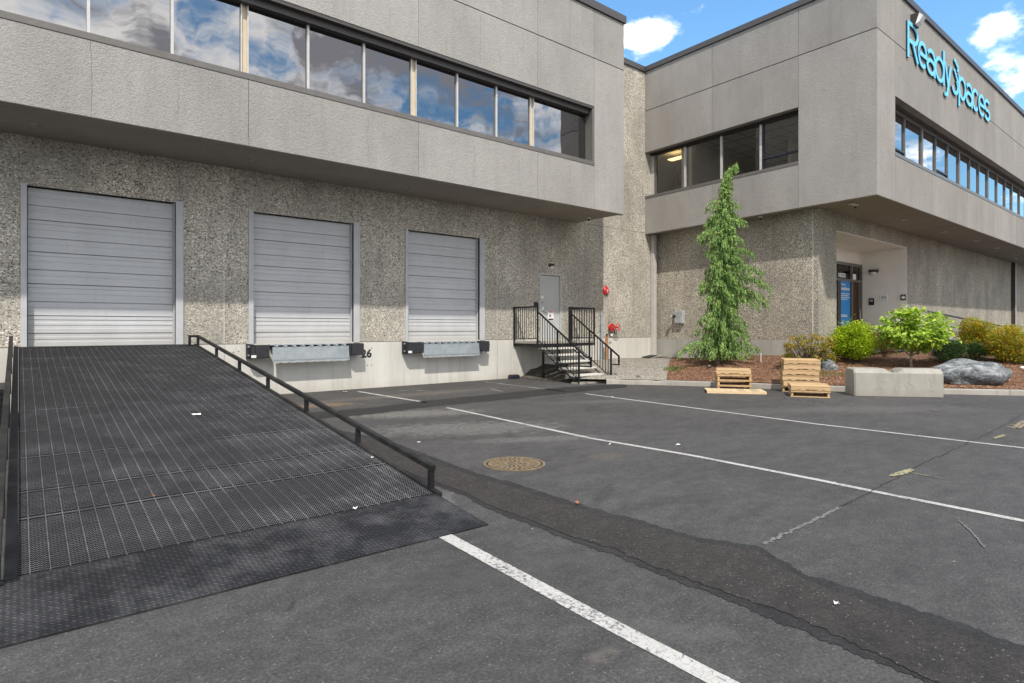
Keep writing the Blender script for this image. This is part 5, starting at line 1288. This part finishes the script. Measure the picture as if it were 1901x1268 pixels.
fs.append(tuple(range(n))); fs.append(tuple((len(stations)-1)*n+k for k in range(n-1, -1, -1)))
m.add(vs, fs)
m.build('block_body', 'conc2', blk, bevel=.006)
m = MB(); c = bp(Lb*.465, Db/2, Hb-.10); lp = [(c[0]+dr.x*.07*math.cos(a), c[1]+dr.y*.07*math.cos(a), c[2]+.07*math.sin(a)) for a in [math.pi*k/10 for k in range(11)]]; m.tube(lp, .012, 6); m.build('lifting_loop', 'manhole', blk, smooth=True)
m = MB(); rr_ = random.Random(5)
def scr(pts):
    for (u0, z0), (u1, z1) in zip(pts[:-1], pts[1:]): a = Vector(bp(Lb*u0, -.003, Hb*z0)); b = Vector(bp(Lb*u1, -.003, Hb*z1)); m.bar(a, b, .003, .008, (0,0,1) if abs(b.z-a.z) < .5*(b-a).length else tuple(dr))
scr([(.25,.80),(.27,.66),(.26,.52),(.29,.40),(.28,.3)]); scr([(.28,.58),(.34,.55),(.36,.5)]); scr([(.46,.5),(.45,.15)]); scr([(.49,.45),(.48,.08)]); scr([(.52,.4),(.50,.1)]); scr([(.56,.44),(.60,.5),(.66,.42),(.67,.3)]); scr([(.83,.7),(.86,.55),(.85,.4),(.83,.25),(.9,.22)]); scr([(.22,.25),(.30,.3),(.34,.24)]); scr([(.58,.05),(.60,.32),(.57,.4)])
m.build('scratch', 'kerbc', blk, kind='stuff')
# boulders
def rock(name, label, c, sx, sy, sz, rot, seed, mat='rock', n=4, cut=-.25):
    import bmesh
    bm = bmesh.new(); bmesh.ops.create_icosphere(bm, subdivisions=n, radius=1); rs = random.Random(seed)
    ph = [(Vector((rs.uniform(-1,1), rs.uniform(-1,1), rs.uniform(-1,1))).normalized(), rs.uniform(0,6), rs.uniform(2,7)) for _ in range(14)]
    pl = [(Vector((rs.uniform(-1,1), rs.uniform(-1,1), rs.uniform(-.6,1))).normalized(), rs.uniform(.72,.9)) for _ in range(9)]
    for v_ in bm.verts:
        p = v_.co.normalized(); r_ = 1
        for nn_, dd in pl:
            q = p.dot(nn_)
            if q > 0: r_ = min(r_, dd/q) if q > dd else r_
        r_ += sum(.022*math.sin(p.dot(a)*f*1.6+b) for a, b, f in ph)
        p = p*r_; v_.co = (p.x*sx, p.y*sy, max(p.z, cut-.05)*sz)
    me = bpy.data.meshes.new(name); bm.to_mesh(me); bm.free()
    me.polygons.foreach_set('use_smooth', [True]*len(me.polygons))
    o = link(name, me, mat, None, c); o.rotation_euler = (0, 0, rot); tag(o, label, 'rock'); return o
b0 = onT(1800, 713); rock('boulder', 'long grey veined boulder lying on mulch behind the concrete block', (b0.x+.32, b0.y+.06, b0.z+.12), 1.08, .55, .46, -T-.1, 4)
b1 = onT(1540, 688); rock('boulder', 'dark shaded rock in the bed behind the taller pallet stack', (b1.x+.25, b1.y+.25, b1.z-.06), .38, .36, .36, 1, 9)
b2 = onT(1862, 663); rock('flat_rock', 'pale flat rock between the two orange green shrubs', (onT(1838,658).x, onT(1838,658).y, onT(1838,658).z+.02), .42, .3, .14, .4, 12, 'conc2', 3)
b3 = onT(1897, 671); rock('flat_rock', 'pale grey rock at the right end of the planting bed', (b3.x+.1, b3.y, b3.z+.02), .35, .3, .2, .1, 14, 'conc2', 3)
b4 = onT(1900, 684); rock('small_stone', 'small white stone on the mulch right of the boulder', (b4.x+.02, b4.y, b4.z), .12, .1, .06, .3, 15, 'whitep', 2)
b5 = onT(1317, 681.5); rock('small_stone', 'small white stone beside the cedar trunk', (b5.x, b5.y, b5.z+.02), .05, .05, .045, .3, 16, 'whitep', 2)

# ================================================================== PLANTS
def leaf(V, Fc, p, d, up, L, Wd, fold=.25):
    d = d.normalized(); s = d.cross(up)
    if s.length < 1e-3: s = d.cross(Vector((1,0,0)))
    s.normalize(); n = s.cross(d).normalized(); b = len(V)
    V += [tuple(p), tuple(p+d*L*.5+s*Wd*.5+n*Wd*fold), tuple(p+d*L), tuple(p+d*L*.5-s*Wd*.5+n*Wd*fold)]
    Fc += [(b, b+1, b+2), (b, b+2, b+3)]
def mk(V, Fc, name, mat, parent, kind=None): m = MB(); m.v = V; m.f = Fc; return m.build(name, mat, parent, kind=kind)
# weeping cedar
tb = onT(1332, 680); depth = tb.dot(FW); H = (608-292)*depth/F0+CH-tb.z
cd = thing('weeping_cedar', 'tall narrow weeping cedar with drooping green branches in the mulch bed', 'tree', tuple(tb))
YS = [30,60,120,200,260,330,430,500,560,620,700,770,850,900,960,1000,1050]
RL = [.05,.10,.15,.26,.66,.72,.84,.50,.70,.84,.78,.55,.78,1.10,1.42,1.5,.3]
RR = [.08,.14,.18,.32,.74,.64,.60,1.08,1.16,1.40,1.55,1.02,1.08,1.26,1.50,1.52,.3]
def prof_r(f, side=0):
    y = 1050-1020*f; l = np.interp(y, YS, RL); r_ = np.interp(y, YS, RR)
    return float(l*(1-side)/2+r_*(1+side)/2)
rs = random.Random(11)
def trunk_pt(f):
    bend = max(0, f-.88)/.12
    return Vector((tb.x, tb.y, tb.z+H*f)) + RT*(.04*math.sin(f*7)+.30*f + .30*bend**1.6) + FW*(.04*math.cos(f*6)) - Vector((0,0,.12*bend**3))
m = MB(); m.tube([trunk_pt(f)-Vector((0,0,.1 if f == 0 else 0)) for f in [0,.03,.08,.2,.35,.5,.65,.8,.9,.96,1]], [.10,.085,.075,.065,.052,.042,.032,.022,.014,.01,.005], 9); m.build('trunk', 'bark', cd, smooth=True)
V = []; Fc = []; BR = MB(); UPV = Vector((0,0,1))
def spray(p, L, out, dens=1.0):
    n = max(3, int(L/.028*dens)); q = p.copy(); d = (out*.35+Vector((rs.uniform(-.15,.15), rs.uniform(-.15,.15), -1))).normalized()
    for i in range(n):
        q = q+d*(L/n); d = (d+Vector((rs.uniform(-.05,.05), rs.uniform(-.05,.05), -.05))).normalized()
        for s in (-1, 1):
            side = Vector((rs.uniform(-1,1), rs.uniform(-1,1), 0))
            leaf(V, Fc, q, d+side*.55, Vector((rs.uniform(-1,1), rs.uniform(-1,1), .5)), rs.uniform(.055,.10)*(1-.4*i/n), rs.uniform(.02,.034))
nbr = 210
for k in range(nbr):
    f = .06+.92*(k+rs.random())/nbr; p0 = trunk_pt(f); az = k*2.39996+rs.uniform(-.3,.3); out = Vector((math.cos(az), math.sin(az), 0))
    sd_ = out.dot(RT); tier = abs(((f*13.0+.35*math.sin(az*2)) % 1)-.5)*2; Rr = prof_r(f, sd_)*(.48+.70*tier**1.7)*rs.uniform(.66,1.05)*(.8+.2*abs(sd_))
    pts = []; n = max(4, int(Rr/.08))
    for i in range(n+1):
        s = i/n; pts.append(p0+out*(Rr*s)+Vector((0,0,Rr*(.22*math.sin(s*2.2)-.30*s*s))))
    if f < .95: BR.tube(pts, [max(.003, .014*(1-.8*i/n)) for i in range(n+1)], 5, False)
    for i in range(1, n+1):
        s = i/n
        for _ in range(4):
            pp = pts[i-1].lerp(pts[i], rs.random())+Vector((rs.uniform(-.05,.05), rs.uniform(-.05,.05), .0))
            L = (.10+.34*rs.random())*(1.0-.35*s)*(1 if f < .75 else .45); L = min(L, max(.1, pp.z-tb.z-.22))
            spray(pp, L, out*rs.uniform(.2,1.3))
        leaf(V, Fc, pts[i], out+Vector((0,0,.1)), UPV, .1, .03)
# inner curtains round the trunk
for k in range(260):
    f = .10+.86*rs.random(); az = rs.uniform(0, 6.28); out = Vector((math.cos(az), math.sin(az), 0)); r_ = prof_r(f)*rs.uniform(.1,.38)
    spray(trunk_pt(f)+out*r_, rs.uniform(.2,.5)*(1 if f < .85 else .5), out*.3)
for k in range(45): spray(trunk_pt(.86+.14*rs.random()), rs.uniform(.06,.11), Vector((rs.uniform(-1,1), rs.uniform(-1,1), 0)))
mk(V, Fc, 'foliage', 'cedar', cd, 'stuff'); BR.build('branches', 'bark', cd)

def shrub(name, label, c, rx, ry, rzz, mat, n, L, Wd, seed, stem_mat='bark', flat=.3, up=.35, cz=None, stems=6, group=None, fill=.45, cat='shrub'):
    o = thing(name, label, cat, tuple(c), group); q = random.Random(seed); V = []; Fc = []; cz = rzz*.98 if cz is None else cz
    subs = []
    for _ in range(15):
        v = Vector((q.gauss(0,1), q.gauss(0,1), q.gauss(0,.9))).normalized()*q.uniform(.42,.62); subs.append((v, q.uniform(.34,.50)))
    subs.append((Vector((0,0,0)), .66))
    for i in range(n):
        d = Vector((q.gauss(0,1), q.gauss(0,1), q.gauss(0,1))).normalized(); v, rr_s = q.choice(subs)
        p0 = v+d*rr_s*(q.random()**.25)*(1+(.22*q.random() if q.random() < .12 else 0))
        p = Vector((c[0]+p0.x*rx*1.2, c[1]+p0.y*ry*1.2, c[2]+cz+p0.z*rzz*1.24))
        if p0.length > .2: d = (d+p0.normalized()).normalized()
        if p.z < c[2]+.04: continue
        dd = Vector((d.x, d.y, d.z*.35))+Vector((q.gauss(0,.5), q.gauss(0,.5), up-.1+q.gauss(0,.3)*(1-flat))); nm = Vector((q.gauss(0,.5), q.gauss(0,.5), 1))
        leaf(V, Fc, p, dd, nm, L*q.uniform(.7,1.25), Wd*q.uniform(.7,1.2))
    mk(V, Fc, 'foliage', mat, o, 'stuff')
    m = MB()
    for i in range(stems):
        a = 6.28*i/stems+q.uniform(-.4,.4); e = Vector((c[0]+math.cos(a)*rx*.6, c[1]+math.sin(a)*ry*.6, c[2]+cz*.95))
        s = Vector((c[0]+math.cos(a)*.05, c[1]+math.sin(a)*.05, c[2]-.03)); mid = s.lerp(e, .5)+Vector((q.uniform(-.06,.06), q.uniform(-.06,.06), .05)); m.tube([s, mid, e], [.018,.012,.006], 6)
    m.build('stems', stem_mat, o); return o
def sz(px0, px1, depth): return (px1-px0)*depth/F0
def at_depth(px, depth, z=None):
    p = FW*depth+RT*((px-CX)/F0*depth); return Vector((p.x, p.y, hz(p.x, p.y) if z is None else z))
# lime green shrubs
c = at_depth(1586, 18.2); zt = CH+(608-607)*18.2/F0; zb_ = CH+(608-672)*18.2/F0
shrub('green_shrub', 'rounded bright lime green shrub in front, left of the broad leaved small tree', (c.x, c.y, min(c.z, zb_)), sz(1540,1630,18.2)/2, .65, (zt-zb_)/2, 'lime', 11000, .06, .042, 1, up=.0, cz=(zt-zb_)/2+.02, fill=.3)
c = at_depth(1583, 19.8); zt = CH+(608-574)*19.8/F0; zb_ = CH+(608-650)*19.8/F0
shrub('green_shrub', 'upper lime green shrub directly below the blue door poster', (c.x, c.y, min(c.z, zb_)), sz(1543,1624,19.8)/2, .6, (zt-zb_)/2, 'lime', 9000, .065, .044, 2, up=.0, cz=(zt-zb_)/2, fill=.3)
# broad-leaved small tree
c = at_depth(1691, 17.2); zb_ = hz(c.x, c.y); bt_ = thing('small_tree', 'small spreading tree with broad bright green leaves behind the concrete block', 'tree', tuple(c))
q = random.Random(21); m = MB(); V = []; Fc = []
m.tube([c-Vector((0,0,.1)), c+Vector((0,0,.22)), c+Vector((.02,0,.45))], [.045,.035,.028], 8)
cc_ = at_depth(1700, 17.2, 0); crown_c = Vector((cc_.x, cc_.y, CH+(608-612)*17.2/F0)); Rx = sz(1634,1764,17.2)/2*1.02; Rz = sz(570,650,17.2)/2*.88
for i in range(50):
    a = 6.28*i/50*3+q.uniform(-.3,.3); el = q.uniform(-.85, 1.3); d = Vector((math.cos(a)*math.cos(el), math.sin(a)*math.cos(el), math.sin(el)))
    e = crown_c+Vector((d.x*Rx, d.y*Rx*.8, d.z*Rz))*q.uniform(.78,1.05); s = c+Vector((0,0,.3+.25*q.random())); mid = s.lerp(e, .5)+Vector((0,0,-.06))
    if i % 3 == 0: m.tube([s, mid, e], [.02,.013,.005], 6)
    for t in (0.45, .55, .65, .75, .85, .92, 1.0, 1.06):
        p = s.lerp(e, t)
        for _ in range(8):
            dd = d*.6+Vector((q.gauss(0,.7), q.gauss(0,.7), q.gauss(-.25,.4))); nm = Vector((q.gauss(0,.35)-.2, q.gauss(0,.35)-.35, 1)); pp = p+Vector((q.gauss(0,.09), q.gauss(0,.09), q.gauss(0,.07)))
            Lf = q.uniform(.09,.16); Wf = Lf*.68; dd.normalize(); sd2 = dd.cross(nm).normalized(); nn = sd2.cross(dd).normalized(); b = len(V)
            V += [tuple(pp), tuple(pp+dd*Lf*.3+sd2*Wf*.45+nn*.015), tuple(pp+dd*Lf*.68+sd2*Wf*.36+nn*.01), tuple(pp+dd*Lf-nn*.02), tuple(pp+dd*Lf*.68-sd2*Wf*.36+nn*.01), tuple(pp+dd*Lf*.3-sd2*Wf*.45+nn*.015), tuple(pp+dd*Lf*.5-nn*.006)]
            Fc += [(b,b+1,b+6),(b+1,b+2,b+6),(b+2,b+3,b+6),(b+3,b+4,b+6),(b+4,b+5,b+6),(b+5,b,b+6)]
mk(V, Fc, 'foliage', 'dog', bt_, 'stuff'); m.build('trunk', 'barkp', bt_, smooth=True)
# orange-green shrubs
for i, (px, x0, x1, yt, yb2, dp_, lb) in enumerate(((1806,1770,1840,598,664,18.6,'orange and green shrub between the small tree and the right downpipe'), (1874,1838,1912,607,674,17.6,'orange and green shrub at the right edge beside the downpipe foot'))):
    c = at_depth(px, dp_); zt = CH+(608-yt)*dp_/F0; zb_ = CH+(608-yb2)*dp_/F0
    shrub('orange_shrub', lb, (c.x, c.y, min(c.z, zb_)), sz(x0,x1,dp_)/2*1.0, .55, (zt-zb_)/2, 'nand', 8500, .07, .034, 30+i, cz=(zt-zb_)/2+.03, up=.2, group='orange and green shrubs along the office front', fill=.33)
c = at_depth(1644, 19.2); zt = CH+(608-612)*19.2/F0; zb_ = CH+(608-662)*19.2/F0
shrub('red_shrub', 'small reddish shrub half hidden behind the small broad leaved tree', (c.x, c.y, zb_), .30, .35, (zt-zb_)/2, 'redl', 2600, .065, .024, 40, cz=(zt-zb_)/2)
c = at_depth(1757, 17.6); zt = CH+(608-630)*17.6/F0; zb_ = CH+(608-672)*17.6/F0
shrub('dark_shrub', 'low dark green clipped shrub behind the boulder', (c.x, c.y, zb_), sz(1716,1796,17.6)/2, .5, (zt-zb_)/2, 'boxw', 7500, .042, .026, 41, cz=(zt-zb_)/2, fill=.28)
c = at_depth(1812, 17.9); zt = CH+(608-636)*17.9/F0; zb_ = CH+(608-668)*17.9/F0
shrub('dark_shrub', 'dark green foot shrub under the left orange shrub', (c.x, c.y, zb_), .30, .3, (zt-zb_)/2, 'boxw', 2500, .042, .026, 42, cz=(zt-zb_)/2)
# yellowing open shrub
c = at_depth(1500, 17.6); rh = thing('yellowing_shrub', 'open twiggy shrub with yellow and reddish leaves behind the taller pallet stack', 'shrub', tuple(c)); q = random.Random(50); m = MB(); V = []; Fc = []
for i in range(120):
    px = q.uniform(1456, 1548); py = q.uniform(620, 662)+8*abs((px-1500)/48)**2; dd_ = 17.6+q.uniform(-.45,.45); e = FW*dd_+RT*((px-CX)/F0*dd_)+Vector((0,0,CH-(py-608)*dd_/F0))
    s = c+Vector((q.uniform(-.12,.12), q.uniform(-.12,.12), -.02)); mid = s.lerp(e, .55)+Vector((0,0,-.08)); m.tube([s, mid, e], [.014,.009,.004], 5, False)
    for _ in range(17):
        a = q.uniform(0, 6.28); leaf(V, Fc, e+Vector((q.gauss(0,.03), q.gauss(0,.03), q.gauss(0,.03))), Vector((math.cos(a), math.sin(a), q.uniform(-1.1,.3))), UPV, q.uniform(.08,.13), q.uniform(.028,.042))
mk(V, Fc, 'foliage', 'rhod', rh, 'stuff'); m.build('stems', 'bark', rh)
# dry twig bush
c = onT(1872, 673); tw = thing('dry_twig_bush', 'small bare twig bush with dry leaves before the right orange shrub', 'shrub', tuple(c)); m = MB(); V = []; Fc = []; q = random.Random(61)
for i in range(16):
    a = q.uniform(0, 6.28); e = c+Vector((math.cos(a)*.2, math.sin(a)*.2, q.uniform(.18,.42))); m.tube([c, c.lerp(e, .5)+Vector((0,0,.04)), e], [.008,.006,.003], 5, False)
    for _ in range(5): leaf(V, Fc, e+Vector((q.gauss(0,.03), q.gauss(0,.03), q.gauss(0,.04))), Vector((q.gauss(0,1), q.gauss(0,1), q.gauss(0,.6))), UPV, .07, .02)
m.build('stems', 'twig', tw); mk(V, Fc, 'foliage', 'twig', tw, 'stuff')
# grass tufts and ground plants
def tuft(px, py, rx, ry, n, h, label, seed):
    c = onT(px, py); q = random.Random(seed); V = []; Fc = []
    for i in range(n):
        a = q.uniform(0, 6.28); r_ = math.sqrt(q.random()); v = FW*(ry*r_*math.sin(a))+RT*(rx*r_*math.cos(a)); p = Vector((c.x+v.x, c.y+v.y, 0)); p.z = hz(p.x, p.y)
        leaf(V, Fc, p, Vector((q.gauss(0,.45), q.gauss(0,.45), 1)), Vector((q.gauss(0,1), q.gauss(0,1), .2)), h*q.uniform(.5,1.2), .012)
    m = MB(); m.v = V; m.f = Fc; o = m.build('grass_tuft', 'grass', None, (c.x, c.y, c.z)); tag(o, label, 'grass'); return o
tuft(1250, 686, .30, .30, 420, .09, 'low green grass tuft at the edge of gravel and mulch', 70)
tuft(1528, 696, .55, .3, 500, .05, 'patch of short grass between the taller pallet stack and the concrete block', 71)
tuft(1892, 672, .5, .35, 700, .08, 'grass patch on the mulch at the right edge', 72)
tuft(1184, 700, .08, .08, 60, .05, 'tiny weed in the gravel near the damaged kerb', 73)
# bark chips and gravel lying proud of the bed
def scatter(name, mat, n, x_rng, size, seed, i0, i1):
    q = random.Random(seed); V = []; Fc = []
    for k in range(n):
        i = q.randint(i0, i1-1); a = KD[max(i-3,0)]; b = KD[min(i+3,len(KD)-1)]; d = (b-a).normalized(); nn = Vector((-d.y, d.x, 0)); t = .2+q.random()**1.3*x_rng
        p = KD[i]+d*q.uniform(0,.25)+nn*t; z = hz(p.x, p.y, t); s = size*q.uniform(.5,1.3); u = Vector((q.gauss(0,1), q.gauss(0,1), q.gauss(0,.3))).normalized(); w = u.cross(UPV).normalized()*.4
        c = Vector((p.x, p.y, z+s*.12)); b0 = len(V); V += [tuple(c-u*s), tuple(c+w*s), tuple(c+u*s), tuple(c-w*s), tuple(c+Vector((0,0,s*.45)))]; Fc += [(b0,b0+1,b0+4),(b0+1,b0+2,b0+4),(b0+2,b0+3,b0+4),(b0+3,b0,b0+4)]
    m = MB(); m.v = V; m.f = Fc; return m.build(name, mat, kind='stuff')
chipm = m_leaf('bark_chip', [(.05,.02,.012), (.16,.07,.035), (.30,.16,.09), (.45,.30,.2)], 0.0, .9); stonem = m_leaf('gravel_stone', [(.12,.11,.1), (.3,.28,.24), (.45,.42,.37), (.62,.6,.55)], 0.0, .9)
iR = idx_at(1901)
scatter('bark_chips', chipm, 12000, 3.8, .028, 80, iG, min(iR+10, len(KD)-1)); scatter('gravel_stones', stonem, 5000, 4.0, .018, 81, 0, iG)
# irrigation stake
p = onT(1428, 681); tag(MB().tube([(p.x+1.2*FW.x*.5,p.y+1.2*FW.y*.5,.4),(p.x+.6*FW.x,p.y+.6*FW.y,.82)], .012, 8).build('irrigation_stake', 'whitep'), 'thin white irrigation stake in the mulch by the office wall', 'stake')

# ================================================================== LITTER
def scrap(px, py, s, mat, label, cat, z=0, seed=0, fn=None):
    p = fn(px, py) if fn else onZ(px, py, z); q = random.Random(seed); P = []
    for k in range(7): a = 6.28*k/7; r_ = s*q.uniform(.6,1.1); P.append((p.x+math.cos(a)*r_*1.3, p.y+math.sin(a)*r_, p.z+.006+q.uniform(0,.02)))
    m = MB(); m.add([(p.x, p.y, p.z+.012)]+P, [(0, 1+k, 1+(k+1) % 7) for k in range(7)]); o = m.build('litter', mat, None, tuple(p)); sm = o.modifiers.new('t', 'SOLIDIFY'); sm.thickness = .002; tag(o, label, cat)
def onramp(px, py):
    d = ray(px, py); t = 2.0
    while t < 20:
        p = Vector((0,0,CH))+d*t
        if p.z <= RZ(p.y)+.003: return p
        t += .01
scrap(365, 770.5, .05, 'paper', 'white crumpled paper on the middle of the ramp deck', 'paper', fn=onramp, seed=1)
scrap(659, 946, .016, 'paper', 'tiny white scrap at the lower edge of the ramp grating', 'litter', fn=onramp, seed=2)
scrap(691, 851, .014, 'paper', 'tiny white scrap near the right edge of the ramp', 'litter', fn=onramp, seed=3)
scrap(907-620, 922, .012, 'leafo', 'small brown leaf on the ramp grating', 'leaf', fn=onramp, seed=4)
scrap(1071, 935.5, .018, 'leafo', 'orange dead leaf lying on the dark trench patch', 'leaf', .012, seed=5)
scrap(640, 728, .05, 'paper', 'white scrap on the asphalt below the dock wall', 'litter', .0, seed=6)
scrap(777, 822, .03, 'paper', 'white scrap on asphalt between the rail and the manhole', 'litter', .0, seed=7)
scrap(1132, 846-20, .018, 'paper', 'white speck of litter right of the manhole', 'litter', .0, seed=8)
scrap(1259, 827, .03, 'paper', 'white scrap on the asphalt between the two far lines', 'litter', .0, seed=9)
scrap(1553, 1123, .014, 'paper', 'pale pebble on the dark trench patch', 'pebble', .012, seed=10)
scrap(1137, 738, .04, 'paper', 'white scrap near the near end of the far line', 'litter', .0, seed=11)
